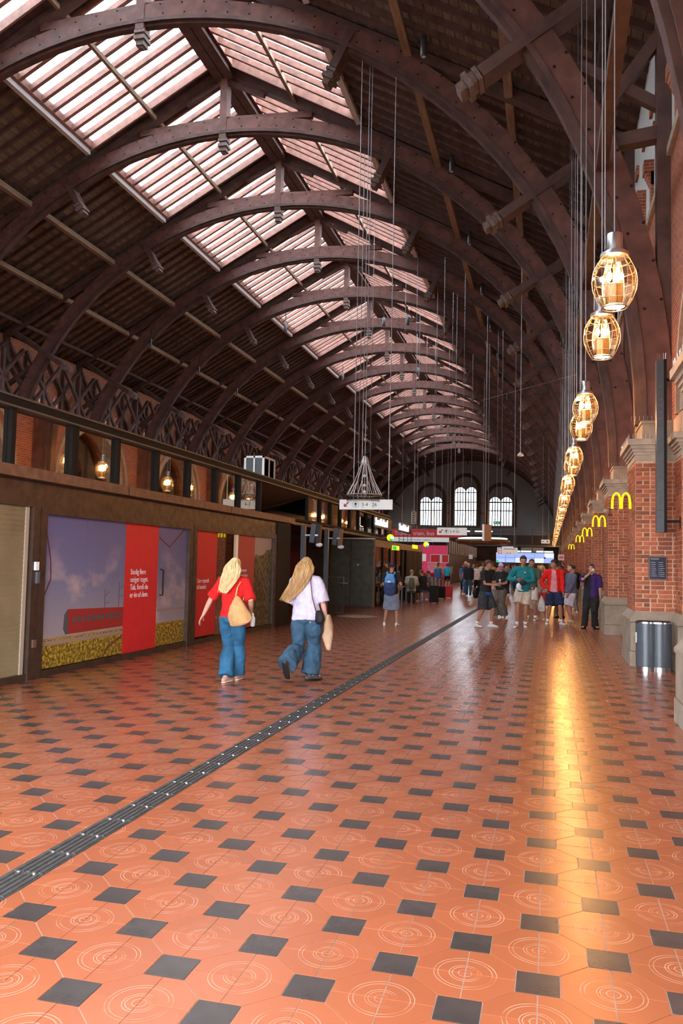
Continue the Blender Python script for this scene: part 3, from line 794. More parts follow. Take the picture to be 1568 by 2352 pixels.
# posters
def poster_mat(name, kind):
    s = NT(name); p = s.n('BsdfPrincipled'); s.l(p.outputs[0], s.out.inputs[0]); p.inputs['Roughness'].default_value = .35; p.inputs['Specular IOR Level'].default_value = .35
    g = s.n('NewGeometry'); sx = s.n('SeparateXYZ'); s.l(g.outputs['Position'], sx.inputs[0]); z = sx.outputs['Z']
    if kind == 'sky':
        t = s.math('DIVIDE', s.math('SUBTRACT', z, .55), 1.6)
        r = s.n('ValToRGB'); s.l(t, r.inputs[0]); e = r.color_ramp.elements
        e[0].position = 0; e[0].color = (.30, .26, .28, 1); e[1].position = 1; e[1].color = (.105, .105, .24, 1); q = e.new(.5); q.color = (.155, .155, .27, 1)
        n = s.n('TexNoise'); n.inputs['Scale'].default_value = 1.35; n.inputs['Detail'].default_value = 6; mp = s.n('Mapping'); mp.inputs['Scale'].default_value = (1, 1, 1.5); mp.inputs['Location'].default_value = (0, 2.3, 0); s.l(g.outputs['Position'], mp.inputs[0]); s.l(mp.outputs[0], n.inputs[0])
        mr = s.n('MapRange'); mr.inputs[1].default_value = .53; mr.inputs[2].default_value = .66; s.l(n.outputs[0], mr.inputs[0])
        low = s.n('MapRange'); low.inputs[1].default_value = 1.9; low.inputs[2].default_value = 1.1; s.l(z, low.inputs[0])
        c = s.mix(s.math('MULTIPLY', s.math('MULTIPLY', mr.outputs[0], low.outputs[0]), .8), r.outputs[0], (.52, .38, .36))
        # field
        n2 = s.n('TexNoise'); n2.inputs['Scale'].default_value = 22; n2.inputs['Detail'].default_value = 8; s.l(g.outputs['Position'], n2.inputs[0])
        fr_ = s.n('ValToRGB'); s.l(n2.outputs[0], fr_.inputs[0]); e = fr_.color_ramp.elements; e[0].position = .40; e[0].color = (.10, .07, .014, 1); e[1].position = .60; e[1].color = (.50, .34, .03, 1); q = e.new(.5); q.color = (.22, .13, .02, 1)
        edge = s.math('GREATER_THAN', s.math('MULTIPLY_ADD', n2.outputs[0], .16, .42), z)
        c = s.mix(edge, c, fr_.outputs[0])
    else:
        n2 = s.n('TexNoise'); n2.inputs['Scale'].default_value = 9; n2.inputs['Detail'].default_value = 6; s.l(g.outputs['Position'], n2.inputs[0])
        fr_ = s.n('ValToRGB'); s.l(n2.outputs[0], fr_.inputs[0]); e = fr_.color_ramp.elements; e[0].position = .38; e[0].color = (.012, .013, .006, 1); e[1].position = .66; e[1].color = (.20, .17, .06, 1)
        n3 = s.n('TexNoise'); n3.inputs['Scale'].default_value = 2.5; s.l(g.outputs['Position'], n3.inputs[0])
        edge = s.math('GREATER_THAN', s.math('MULTIPLY_ADD', n3.outputs[0], .5, 1.55), z)
        c = s.mix(edge, (.42, .36, .33), fr_.outputs[0])
    s.l(c, p.inputs['Base Color']); return s.m
PSKY, PLAND = poster_mat('sky_and_field_print', 'sky'), poster_mat('hillside_print', 'land')
def poster(name, y0, y1, z0, z1, m, label=None, x=-.045): return put(name, MB().box(x-.01, x, y0, y1, z0, z1), m, wd, label=label)
p1 = poster('poster_pane', 9.67, 10.745, .10, 2.165, PSKY, 'printed sky, cloud and yellow field'); p2 = poster('poster_pane', 10.755, 11.88, .10, 2.165, PSKY)
pr_ = poster('poster_pane', 11.89, 13.02, .08, 2.165, M['red'], 'red printed panel'); p3 = poster('poster_pane', 13.03, 14.16, .10, 2.165, PSKY)
text('Stadig flere\nvælger toget.\nTak, fordi du\ner én af dem.', .125, M['white'], pr_, (-.043, 12.07, 1.345), RXE, .001, sp=.95)
# printed train on the first poster
X_ = -.044
tr = MB().prism([(10.28, .52), (10.22, .60), (10.24, .80), (10.32, .87), (11.88, .83), (11.88, .53)], X_, X_+.001, axis='X'); put('printed_train', tr, mat('train_red_print', (.30, .018, .018), .5), p1)
tr = MB().prism([(10.22, .60), (10.24, .80), (10.32, .87), (10.34, .53), (10.28, .52)], X_+.0012, X_+.002, axis='X')
put('printed_train_front', tr, M['ink'], p1)
for y in (10.44, 10.58, 10.72, 10.86, 10.98, 11.10, 11.20, 11.36, 11.48, 11.60, 11.72): put('printed_window', MB().box(X_+.001, X_+.002, y, y+.075, .675, .755), M['ink'], p1)
tr = MB().box(X_, X_+.001, 9.67, 11.88, .40, .46).box(X_, X_+.001, 9.67, 11.88, .475, .487).box(X_, X_+.001, 13.03, 14.16, .70, .73); put('printed_track', tr, mat('track_print', (.30, .20, .14), .6), p1)
tr = MB()
for y, h in ((11.30, 1.13), (11.72, 1.22)): tr.box(X_, X_+.001, y, y+.014, .83, h).bar((X_, y, h-.12), (X_, y+.14, h-.04), .001, .008, (0, 0, 1)).bar((X_, y, h-.22), (X_, y+.14, h-.2), .001, .008, (0, 0, 1))
put('printed_masts', tr, M['ink'], p1)
rl = mat('dark_red_line_print', (.10, .01, .02), .5)
tr = MB()
for a, b in (((9.72, 2.02), (9.86, 1.55)), ((9.86, 1.55), (9.88, 1.30)), ((9.88, 1.30), (9.68, .98)), ((13.03, 1.98), (13.45, 1.82)), ((13.45, 1.82), (14.0, 2.13)), ((11.86, .38), (11.4, .22)), ((11.4, .22), (11.30, .10))): put('printed_line', MB().bar((X_+.001, a[0], a[1]), (X_+.001, b[0], b[1]), .002, .022, (0, .7, .7)), rl, p1)
put('door_handle', MB().tube([(0, 13.05, .98), (.05, 13.05, .98), (.05, 13.05, 1.42), (0, 13.05, 1.42)], .014, 6), M['black'], wd)
put('door_lock', MB().box(-.02, .0, 14.2, 14.24, 1.0, 1.1).box(-.02, 0, 14.2, 14.24, 1.15, 1.2), M['steel'], wd)
q1 = poster('poster_pane', 14.52, 15.62, .12, 2.165, M['red'], 'red printed panel'); 
q2 = poster('poster_pane', 16.71, 17.82, .12, 2.165, mat('faded_red_print', (.50, .05, .055), .45), 'lighter red printed panel'); q3 = poster('poster_pane', 17.84, 19.0, .10, 2.165, PLAND, 'printed hillside with a viaduct')
bx('glass_door', M['glass'], -.06, -.05, 15.64, 16.69, .08, 2.165); bx('door_reveal', M['bronzel'], -.115, -.09, 15.64, 16.69, .08, 2.165)
tr = MB(); A_ = arch_pts(16.16, .34, 1.4, 12); tr.prism([(15.82, .1)]+[(2*16.16-a, b) for a, b in A_]+[(16.5, .1)], -.088, -.086, axis='X'); put('arched_reflection', tr, mat('ochre_reflection', (.30, .22, .11), .6), wd)  # flat ochre arch behind the door glass, painting in its brown reflection
bx('door_stile', mat('stile_brass', (.36, .25, .17), .4, metal=.4), -.05, .0, 16.66, 16.71, .08, 2.165)
text('Gør rejsetid\ntil læsetid.', .12, M['white'], q1, (-.043, 14.68, 1.16), RXE, .001, sp=.95)
text('Du kommer\nhvis dem flere\ntoget. Tak\ntil dig, der\ner med', .115, M['white'], q2, (-.043, 16.80, 1.36), RXE, .001, sp=.95)
tr = MB()
for a, b in (((17.9, 1.75), (18.9, .9)), ((18.0, 1.75), (18.98, 1.0)), ((18.02, 1.5), (18.9, .55))): tr.bar((X_+.001, a[0], a[1]), (X_+.001, b[0], b[1]), .002, .03, (0, .7, .7))
put('printed_viaduct', tr, mat('viaduct_print', (.28, .22, .15), .6), q3)
# upper glazed storey
U1 = 33.6
bx('upper_floor_slab', M['bronze'], -10, -.1, P1, U1, 2.60, 2.70)
bx('inner_room_wall', M['bronzel'], -3.2, -3.1, P0, U1, 2.7, 3.46); bx('upper_roof', M['black'], -10, -.05, P0, U1, 3.50, 3.60)
bx('top_rail', M['dsteel'], -.14, .06, P0, U1+.25, 3.45, 3.475); bx('top_rail', M['black'], -.14, .04, P0, U1+.25, 3.475, 3.575); bx('top_flashing', M['dsteel'], -.14, .06, P0, U1+.25, 3.575, 3.60)
bx('sill_rail', M['black'], -.1, -.0, P1, U1, 2.70, 2.76)
ms = [5.0, 6.3, 7.6, 8.89, 10.24, 11.49, 12.83, 14.12, 15.42, 16.70, 18.02, 21.89, 23.25, 24.45, 25.7, 27.0, 28.3, 29.6, 30.9, 32.2, 33.5]
for y in ms: bx('glazing_mullion', M['black'], -.075, .0, y-.045, y+.045, 2.72, 3.46)
bx('glazing_mullion', M['black'], -.075, .0, 10.3, 10.36, 2.72, 3.46)
for a, b in zip(ms[:-1], ms[1:]):
    if b-a < 2: bx('window_pane', M['glass'], -.07, -.06, a+.055, b-.055, 2.725, 3.45)
# open brown bulkhead between the 18 m and 22 m mullions
put('canopy_flap', MB().prism([(0, 3.45), (-.02, 3.45), (-1.4, 2.95), (-1.4, 2.91)][::-1], 18.08, 21.84), M['bronzel'], wd)
put('canopy_brace', MB().bar((-.02, 21.8, 3.4), (-1.3, 19.9, 2.78), .03, .03), M['black'], wd)
# air handling box on the roof
ac = thing('ventilation_box', 'small white framed ventilation box standing on the pavilion roof edge', 'ventilation box', (-6.95, 18.95, 3.60))
put('housing', MB().box(-.3, .16, -.02, .78, .02, .54), M['iron'], ac)
mb = MB()
for a in ((.14, .19, -.05, 0, 0, .58), (.14, .19, .76, .81, 0, .58), (-.33, -.28, -.05, 0, 0, .58), (-.33, .19, -.05, .0, .53, .58), (-.33, .19, -.05, 0, .0, .04), (.14, .19, -.05, .81, .53, .58), (.14, .19, -.05, .81, 0, .04), (.14, .185, .36, .40, 0, .58), (-.09, -.05, -.05, 0, 0, .58)): mb.box(*a)
put('white_frame', mb, M['white'], ac)
put('glass_panel', MB().box(.15, .16, 0, .76, .04, .54).box(-.28, .14, -.03, -.02, .04, .54), mat('dull_glass', (.06, .075, .08), .2), ac)
# ---- recess between the pavilions: back wall with posters, stair rail
rb = thing('recess_wall', 'dark recessed wall with a dark red and a hillside poster behind the stair', 'wall', (-9.05, 0, 0))
put('wall_panel', MB().box(-.2, 0, P1, 33.8, 0, 2.6), M['bronze'], rb)
put('poster_pane', MB().box(0, .02, 27.2, 29.9, .12, 2.45), M['dred'], rb, label='very dark red poster'); put('poster_pane', MB().box(0, .02, 30.4, 33.2, .12, 2.35), PLAND, rb, label='hillside poster')
text('er et —\nverd', .22, mat('faded_ink', (.3, .1, .1), .6), rb, (.022, 27.6, 1.75), RXE, .001)
text('Tag den nemme\nvej til byen', .16, M['stonel'], rb, (.022, 31.3, 1.28), RXE, .001)
# ---- kiosk end wall of dark green boards (facing the viewer) and its long front
kx0, kx1, kY = -7.95, -6.28, 29.75
kg = thing('kiosk', 'dark boarded kiosk with green-brown end wall and glazed front beyond the stair opening', 'kiosk', (0, 0, 0))
put('kiosk_body', MB().box(-11, kx1-.06, kY+.06, 41.6, 0, 2.5), M['bronze'], kg)
nb = 9
for x0, x1 in ((kx0, -7.16), (-7.12, kx1)):
    for i in range(nb): put('board', MB().box(x0+.01, x1-.01, kY, kY+.05, .02+i*.272, .02+i*.272+.262), M['green'], kg)
put('corner_post', MB().box(kx1-.02, kx1+.06, kY, kY+.1, 0, 2.52), M['bronzel'], kg)
put('top_light_strip', MB().box(kx0+.3, kx1+.05, kY-.04, kY+.02, 2.50, 2.55), M['white'], kg)
put('door_knob', MB().lathe([(.035, 0), (.035, -.02), (.02, -.02)], (-6.85, kY, 1.55), 10, axis='Y'), M['steel'], kg)
fx = kx1
put('shop_fascia', MB().box(fx-.05, fx+.04, kY+.1, 41.6, 2.24, 2.5), M['bronzel'], kg)
for y in (30.0, 31.5, 33.0, 34.4, 35.8, 37.2, 38.6, 40): put('shop_mullion', MB().box(fx-.05, fx+.03, y, y+.12, 0, 2.25), M['black'], kg)
for a, b in ((30.12, 31.5), (31.62, 33.0), (33.12, 34.4), (34.52, 35.8)): put('shop_window', MB().box(fx-.03, fx-.02, a, b, .05, 2.25), M['glass'], kg)
put('shop_interior', MB().box(fx-.06, fx-.05, 30.0, 36, .05, 2.25), mat('warm_interior', (.36, .16, .08), .6, var=.5, vs=2), kg)
put('dark_end_panel', MB().box(fx-.04, fx+.03, 36.9, 41.6, 0, 2.26), M['black'], kg)
def round_sign(y, lab):
    t = thing('round_sign', lab, 'sign', (fx+.33, y, 2.62), group='round yellow and green projecting signs')
    put('yellow_disc', MB().lathe([(.135, -.05), (.135, .05)], (0, 0, 0), 24, axis='Y'), M['yellowlit'], t)
    g = [(.136*cos(a), .136*sin(a)) for a in [radians(x) for x in range(-100, 41, 10)]]+[(0, .01), (-.02, -.06)]
    put('green_wedge', MB().prism(g, -.056, -.05), M['greenlit'], t); put('white_bar', MB().box(.01, .13, -.062, -.057, -.045, .045), M['whitelit'], t)
    put('bracket', MB().box(-.30, -.12, -.02, .02, -.02, .02), M['dsteel'], t)
round_sign(31.3, 'nearer round yellow and green sign at the corner of the kiosk'); round_sign(40.9, 'farther round yellow and green sign at the end of the kiosk')
for y, m, nm in ((33.2, 'greenlit', 'green and yellow'), (38.3, 'yellowlit', 'bright yellow')):
    t = thing('fascia_sign', f'small {nm} lit fascia sign on the kiosk front', 'sign', (fx+.05, y, 2.28 if m == 'greenlit' else 2.45))
    put('sign_face', MB().box(0, .03, 0, 1.5, -.09, .09), M['yellowlit'], t)
    if m == 'greenlit': put('green_band', MB().box(.03, .035, 0, .8, -.08, .06), M['greenlit'], t)
# tilted white lettering signs above the kiosk front
def sky_sign(x, y, z, lab, rz=.0):
    t = thing('lettering_sign', lab, 'sign', (x, y, z), rz, group='white lit lettering signs over the kiosk')
    put('frame_rail', MB().box(-.03, .0, -.1, 3.4, -.10, -.07).box(-.03, 0, -.1, 3.4, .32, .34), M['iron'], t)
    put('backing', MB().box(-.05, -.03, -.1, 3.4, -.06, .30), M['iron'], t)
    text('Sunset Boulevard', .39, M['whitelit'], t, (.01, .0, .0), RXE, .02, bold=.008, sp=.86)
    mb = MB()
    for y_ in (.1, 1.2, 2.3, 3.3): mb.box(-.03, -.01, y_, y_+.03, -.55, -.1)
    put('leg', mb, M['iron'], t)
sky_sign(-6.27, 29.95, 3.06, 'nearer white lit word sign above the kiosk corner'); sky_sign(-6.27, 35.0, 3.1, 'farther white lit word sign above the kiosk front')
# stair railings
rg = thing('stair_railing', 'dark stair railing with steel handrails in front of the kiosk', 'railing', (-6.1, 24.6, 0))
mb = MB(); mb.box(-1.6, .0, -.02, .02, .06, .10).box(-1.6, .0, -.02, .02, .86, .90); put('rail_frame', mb, M['iron'], rg)
for i in range(17): put('baluster', MB().box(-1.6+i*.1-.008, -1.6+i*.1+.008, -.008, .008, .0 if i % 16 == 0 else .1, .88), M['iron'], rg)
put('handrail', MB().tube([(-1.9, -.05, 1.17), (.02, -.05, 1.17)], .022, 8), M['steel'], rg)
put('handrail', MB().tube([(-1.9, -.12, .90), (-.95, -.12, .90), (-.7, -.12, .98), (.14, -.12, .98)], .022, 8), M['steel'], rg)
mb = MB()
for x in (-1.6, -.8, 0): mb.bar((x, 0, .9), (x, -.05, 1.16), .02, .02)
put('handrail_bracket', mb, M['steel'], rg)
for n, (x, y, lab) in enumerate(((-6.33, 20.95, 'left grey post with tilted screens at the stair opening'), (-6.33, 23.3, 'right grey post with tilted screens near the kiosk wall'))):
    t = thing('screen_post', lab, 'post', (x, y, 0), group='grey posts with departure monitors')
    put('post', MB().box(-.06, .06, -.06, .06, 0, 2.58), M['anthra'], t); put('base_plate', MB().box(-.12, .12, -.12, .12, 0, .02), M['anthra'], t)
    b = MB(); b.bar((.24, -.02, 2.12), (.30, -.02, 2.62), .13, .10, (0, 1, 0)); put('monitor_housing', b, M['anthra'], t)
    b = MB(); b.bar((.38, .10, 2.1), (.41, .10, 2.6), .1, .2, (0, 1, 0)); put('monitor_housing', b, M['bronzel'] if n else M['iron'], t)
    put('arm', MB().box(.05, .4, -.02, .02, 2.30, 2.34), M['steel'], t)
    b = MB(); b.ball((.42, .05, 2.07), (.10, .07, .06), 10, 6); put('camera_cover', b, M['white'], t, smooth=True)
t = thing('small_hanging_sign', 'small dark hanging sign under the pavilion roof end', 'sign', (-7.0, 20.9, 2.62))
put('sign_box', MB().box(-.5, .0, -.03, .03, -.07, .12), M['anthra'], t); put('sign_face', MB().box(-.12, -.02, -.034, -.031, -.22, .1), M['white'], t)
t = thing('small_hanging_sign', 'small blue and white exchange sign inside the upper windows', 'sign', (-6.62, 16.9, 2.78))
put('sign_face', MB().box(0, .02, 0, .78, 0, .12), M['screenw'], t); text('CASH', .13, M['ink'], t, (.022, .3, .01), RXE, .001)

# ================================================================== pilaster fittings
def golden_m(y, lab):
    """two joined tall arches of yellow light tube, facing the viewer"""
    t = thing('arched_letter_sign', lab, 'sign', (1.21, y, 2.79), group='yellow arched letter signs on the piers')
    mb = MB()
    def legpts(s):
        P = []
        for i in range(15):
            u = i/14; a = pi*(1-u)
            x = s*.078+.078*cos(a)*(.92 if 1 else 1); z = -.145+.29*sin(a)**.62 if 0 < u < 1 else -.145
            P.append((x, 0, z))
        return P
    for s in (-1, 1):
        N = 15; 
        o = []; i_ = []
        for i in range(N):
            a = pi-pi*i/(N-1); w_ = .026-.006*sin(a); hz = .29*max(0, sin(a))**.6
            o.append((s*.078+(.078+w_*.5)*cos(a), -.145+hz)); i_.append((s*.078+(.078-w_)*cos(a)*.92, -.145+max(0, hz*.93-.012)))
        for i in range(N-1): mb.prism([o[i], o[i+1], i_[i+1], i_[i]], -.025, .025)
    put('lit_arches', mb, M['yellowlit'], t)
    put('mounting_rod', MB().box(.14, .20, -.008, .008, -.02, .0).box(.19, .2, -.05, .05, -.05, .08), M['iron'], t)
for n, k in enumerate((0, 1, 2, 3, 5)):
    golden_m(YK(k)-.3, ['largest yellow double arch sign, on the nearest brick pier', 'second largest yellow double arch sign along the piers', 'third yellow double arch sign along the piers', 'fourth yellow double arch sign along the piers, overlapping the third', 'smallest and farthest yellow double arch sign along the piers'][n])
bs = thing('vertical_blade_sign', 'tall narrow dark grey vertical sign hung on brackets beside the nearest pier', 'sign', (1.745, 14.05, 0))
put('sign_body', MB().box(-.075, .035, -.09, .09, 2.20, 5.0), M['anthra'], bs); put('side_cheek', MB().box(.035, .08, -.09, .09, 2.20, 5.0), M['black'], bs)
put('bracket', MB().box(.08, .29, -.015, .015, 2.36, 2.40).box(.28, .30, -.04, .04, 2.26, 2.46), M['black'], bs); put('bracket', MB().box(.08, .29, -.015, .015, 4.66, 4.70).box(.28, .30, -.04, .04, 4.58, 4.76), M['black'], bs)
mb = MB()
for i in range(22):
    z = 2.36+i*.105
    if 11 < i < 14: continue
    mb.tube([(-.02+.022*cos(a), -.092, z+.02*sin(a)) for a in [pi+pi*q/5 for q in range(6)]], .0022, 4)
put('faint_letters', mb, M['steel'], bs)
mb = MB()
for i in range(5): mb.bar((-.05+i*.03, 0, 5.0), (-.055+i*.034, .02, 5.13), .004, .004)
put('bird_spikes', mb, M['steel'], bs)
pq = thing('notice_plaque', 'small dark blue notice plaque in a bronze frame on the nearest pier', 'plaque', (1.755, 14.60, 1.63))
put('plaque_frame', MB().box(-.145, .145, -.02, .01, -.20, .20), M['bronzel'], pq); put('plaque_face', MB().box(-.125, .125, -.026, -.02, -.18, .18), mat('navy_enamel', (.012, .014, .035), .3), pq)
mb = MB()
for i in range(9):
    if i == 0: mb.box(-.11, .02, -.028, -.026, .145, .155)
    else:
        z = .12-i*.032
        mb.box(-.112, -.105, -.028, -.026, z, z+.008); mb.box(-.095, -.095+random.uniform(.05, .085), -.028, -.026, z, z+.007); mb.box(.012, .022, -.028, -.026, z, z+.009); mb.box(.03, .03+random.uniform(.05, .08), -.028, -.026, z, z+.007)
put('small_print', mb, mat('pale_print', (.4, .42, .5), .5), pq)
# waste bin: two joined drums
bn = thing('waste_bin', 'tall dark blue-grey double drum waste bin with steel rim beside the nearest pier', 'waste bin', (1.62, 13.98, 0))
def two(r, dx, n=18):
    P = []; a0 = math.acos(min(1, dx/r))
    for i in range(n+1): a = -pi+a0+(2*pi-2*a0)*i/n; P.append((dx+r*cos(a), r*sin(a)))
    for i in range(n+1): a = a0+(2*pi-2*a0)*i/n; P.append((-dx+r*cos(a), r*sin(a)))
    return P
def bin_pts(r, dx, n=18):
    P = []; a0 = math.acos(dx/r)
    for i in range(n+1): a = -(pi-a0)+(2*(pi-a0))*i/n; P.append((dx+r*cos(a), r*sin(a)))
    for i in range(n+1): a = a0+(2*(pi-a0))*i/n; P.append((-dx+r*cos(a), r*sin(a)))
    return P
put('steel_base', MB().prism(bin_pts(.150, .105), 0, .075, axis='Z'), M['steel'], bn, angle=35)
put('drum_body', MB().prism(bin_pts(.165, .105), .07, .75, axis='Z'), M['anthra'], bn, angle=35)
put('steel_rim', MB().prism(bin_pts(.170, .105), .75, .775, axis='Z'), M['steel'], bn, angle=35)
put('lid', MB().prism(bin_pts(.15, .105), .775, .785, axis='Z'), M['black'], bn)
put('handle', MB().box(-.275, -.262, -.05, -.03, .44, .60), M['steel'], bn)
# small security camera on pier 2
t = thing('security_camera', 'small pale round camera on the shoulder of the second pier', 'camera', (1.36, 21.0, 2.98)); b = MB(); b.ball((0, 0, 0), .07, 12, 8); b.lathe([(.03, 0), (.03, -.15)], (0, .2, 0), 8, axis='Y'); put('camera_head', b, M['stonel'], t, smooth=True)

# ================================================================== glass pendant lamps
def make_lamp():
    t = thing('glass_pendant_lamp', 'x', 'pendant lamp', (0, 0, 0), group='glowing faceted glass pendant lamps along the right side')
    prof = [(.135, .27), (.175, .215), (.225, .11), (.240, .0), (.230, -.10), (.185, -.22), (.135, -.30)]
    put('glass_shade', MB().lathe(prof, seg=12, cap=False), M['lampglass'], t)
    mb = MB()
    for r, z in prof[1:-1]: mb.tube([(r*1.005*cos(2*pi*i/12), r*1.005*sin(2*pi*i/12), z) for i in range(12)], .0035, 4, closed=True)
    for i in range(12): a = 2*pi*i/12; mb.tube([(r*1.005*cos(a), r*1.005*sin(a), z) for r, z in prof], .003, 4)
    put('glass_seams', mb, mat('warm_glass_edge', (.85, .62, .35), .2, metal=.3, spec=.8) if 'edge' not in M else M['edge'], t)
    put('bottom_rim', MB().tube([(.137*cos(2*pi*i/20), .137*sin(2*pi*i/20), -.30) for i in range(20)], .008, 6, closed=True), M['steel'], t, smooth=True)
    put('top_collar', MB().lathe([(.06, .36), (.15, .31), (.155, .27), (.14, .262)], seg=20), M['steel'], t, angle=40)
    put('socket', MB().lathe([(.085, .34), (.085, .52), (.08, .53)], seg=20), M['steel'], t, angle=40)
    put('inner_cylinder', MB().lathe([(.095, -.27), (.095, -.05), (.085, -.04)], seg=20), mat('brass', (.62, .42, .20), .25, metal=1), t, angle=40)
    put('lit_disc', MB().lathe([(.11, -.285), (.11, -.275)], seg=20), emitter('warm_disc', (1, .68, .35), 5), t)
    b = MB()
    for i in range(5): a = 2*pi*i/5; b.ball((.07*cos(a), .07*sin(a), .055), (.030, .030, .042), 8, 6)
    put('bulb', b, M['bulb'], t, smooth=True)
    put('stem', MB().lathe([(.012, -.05), (.012, .34)], seg=8), M['steel'], t)
    put('cable', MB().tube([(-.1, 0, .36), (-.1, 0, 10.4)], .008, 5, round_=False).tube([(0, 0, .5), (0, 0, 10.4)], .008, 5, round_=False), M['cable'], t)
    ld = bpy.data.lights.new('lamp_glow', 'POINT'); ld.energy = LAMP_W; ld.color = (1, .45, .12); ld.shadow_soft_size = .09
    link('lamp_glow', ld, t, (0, 0, .06)); return t
LAMP_W = 150
lp = make_lamp(); _kk = kids_of(); n = 0
for i in range(-1, 17):
    for dy in (0, 1.95):
        y = 8.2+SP*i+dy if i >= 0 else 1.25+dy*.975
        if y > 102: continue
        o = lp if n == 0 else _dup(lp, _kk, None)
        o.location = (.60, y, 4.38); o.scale = (.88, .88, .88)
        o['label'] = ('glowing glass pendant lamp overhead beside the viewer' if n == 0 else 'glowing glass pendant lamp overhead just out of the frame' if n == 1 else 'largest and nearest glowing glass pendant lamp' if n == 2 else 'glowing glass pendant lamp just behind the largest one' if n == 3 else f'glowing glass pendant lamp, {CARD[n-2]} along the row from the largest one' if n < 34 else f'tiny glowing glass lamp deep in the row, about {int(y)} metres down the hall')
        n += 1
# cylinder spotlights on the trusses (right side), and small ones left
def cyl_light(x, y, z, lab, g, r=.09, h=.55):
    t = thing('cylinder_spotlight', lab, 'spotlight', (x, y, z), group=g)
    put('housing', MB().lathe([(r*.4, h+.05), (r, h-.02), (r, .02), (r*.9, 0)], seg=14), M['dsteel'], t, angle=40); put('mount', MB().box(-.15, .0, -.03, .03, h*.7, h*.8).box(-.02, .02, -.02, .02, h, h+.6), M['iron'], t)
    put('lens', MB().lathe([(r*.6, -.005), (r*.6, .0)], seg=12), M['white'], t)
for n, k in enumerate(range(1, 14)):
    cyl_light(-3.3, YK(k)-1.0, 15.05, f'dark cylinder spotlight under the right roof slope, {CARD[n]} from the front', 'dark cylinder spotlights under the right roof slope')
for n, (x, y, z) in enumerate(((-15.4, 46.2, 15.4), (-9.4, 46.2, 15.4), (-8.0, 46.2, 15.4), (-15.2, 59.5, 15.4), (-9.4, 59.5, 15.6), (-21.5, 41, 13.3), (-21.5, 47.5, 13.3), (-21.5, 54.0, 13.3))):
    cyl_light(x, y, z, ['pale cylinder spotlight left of the crown of the fourth arch', 'pale cylinder spotlight right of the crown, left one of a pair', 'pale cylinder spotlight right of the crown, right one of a pair', 'distant pale cylinder spotlight left of the crown', 'distant pale cylinder spotlight right of the crown', 'slim cylinder light under the left slope, nearest', 'slim cylinder light under the left slope, middle', 'slim cylinder light under the left slope, farthest'][n], 'cylinder spotlights hanging from the arches', .10 if n < 5 else .05, .5)
    COL.objects[-1]
# ================================================================== hanging crown chandelier and cables
CHZ = 4.22
ch = thing('crown_chandelier', 'large wire crown chandelier hanging unlit above the white platform sign', 'chandelier', (-4.92, 21.95, 0))
ch.scale = (.67, .67, .728); ch.location.z = .40
R_ = .72
mb = MB()
for z in (4.22, 3.98): mb.tube([(R_*cos(2*pi*i/32), R_*sin(2*pi*i/32), z) for i in range(32)], .018, 5, closed=True)
put('hoop', mb, M['stonel'], ch, smooth=True)
mb = MB()
for i in range(48): a = 2*pi*i/48; b = a+2*pi/48; mb.bar((R_*cos(a), R_*sin(a), 3.98), (R_*cos(b), R_*sin(b), 4.2), .012, .012); mb.bar((R_*cos(b), R_*sin(b), 3.98), (R_*cos(a), R_*sin(a), 4.2), .012, .012)
put('lattice_band', mb, M['iron'], ch)
for i in range(12):
    a = 2*pi*i/12; m_ = (.42*cos(a), .42*sin(a), 4.75)
    mb = MB().tube([(.16*cos(a), .16*sin(a), 5.38), m_], .013, 4).tube([m_, (R_*cos(a-.13), R_*sin(a-.13), 4.24)], .011, 4).tube([m_, (R_*cos(a+.13), R_*sin(a+.13), 4.24)], .011, 4)
    r = put('rod', mb, M['whitefr'], ch); put('rod_knot', MB().ball(m_, .03, 8, 6), M['stonel'], r, smooth=True)
put('dome_cap', MB().lathe([(.0, .36), (.05, .34), (.12, .26), (.17, .1), (.18, 0)], (0, 0, 5.38), 16), M['whitefr'], ch, smooth=True)
mb = MB()
for i in range(8): a = 2*pi*i/8; mb.tube([(.18*cos(a), .18*sin(a), 5.40), (.13*cos(a), .13*sin(a), 5.65), (.02*cos(a), .02*sin(a), 5.76)], .012, 4)
put('dome_rib', mb, M['iron'], ch)
mb = MB()
for z in (4.35, 4.60, 4.95): mb.lathe([(.08, -.05), (.07, .01), (.02, .06)], (0, 0, z), 10)
put('lamp_cup', mb, M['whitefr'], ch, smooth=True)
put('hanging_cable', MB().tube([(0, 0, 4.2), (0, 0, 21.0)], .014, 5).tube([(-.12, 0, 5.4), (-.12, 0, 21.0)], .014, 5).ball((0, 0, 6.3), .06, 8, 6).ball((0, 0, 6.5), .05, 8, 6), M['cable'], ch)
def cable(x, y, z0, z1, lab, r=.012):
    t = tag(put('hanging_cable', MB().tube([(0, 0, 0), (0, 0, z1-z0)], r, 5, round_=False), M['cable'], None, (x, y, z0)), lab, 'cable', group='steel cables hanging from the roof')
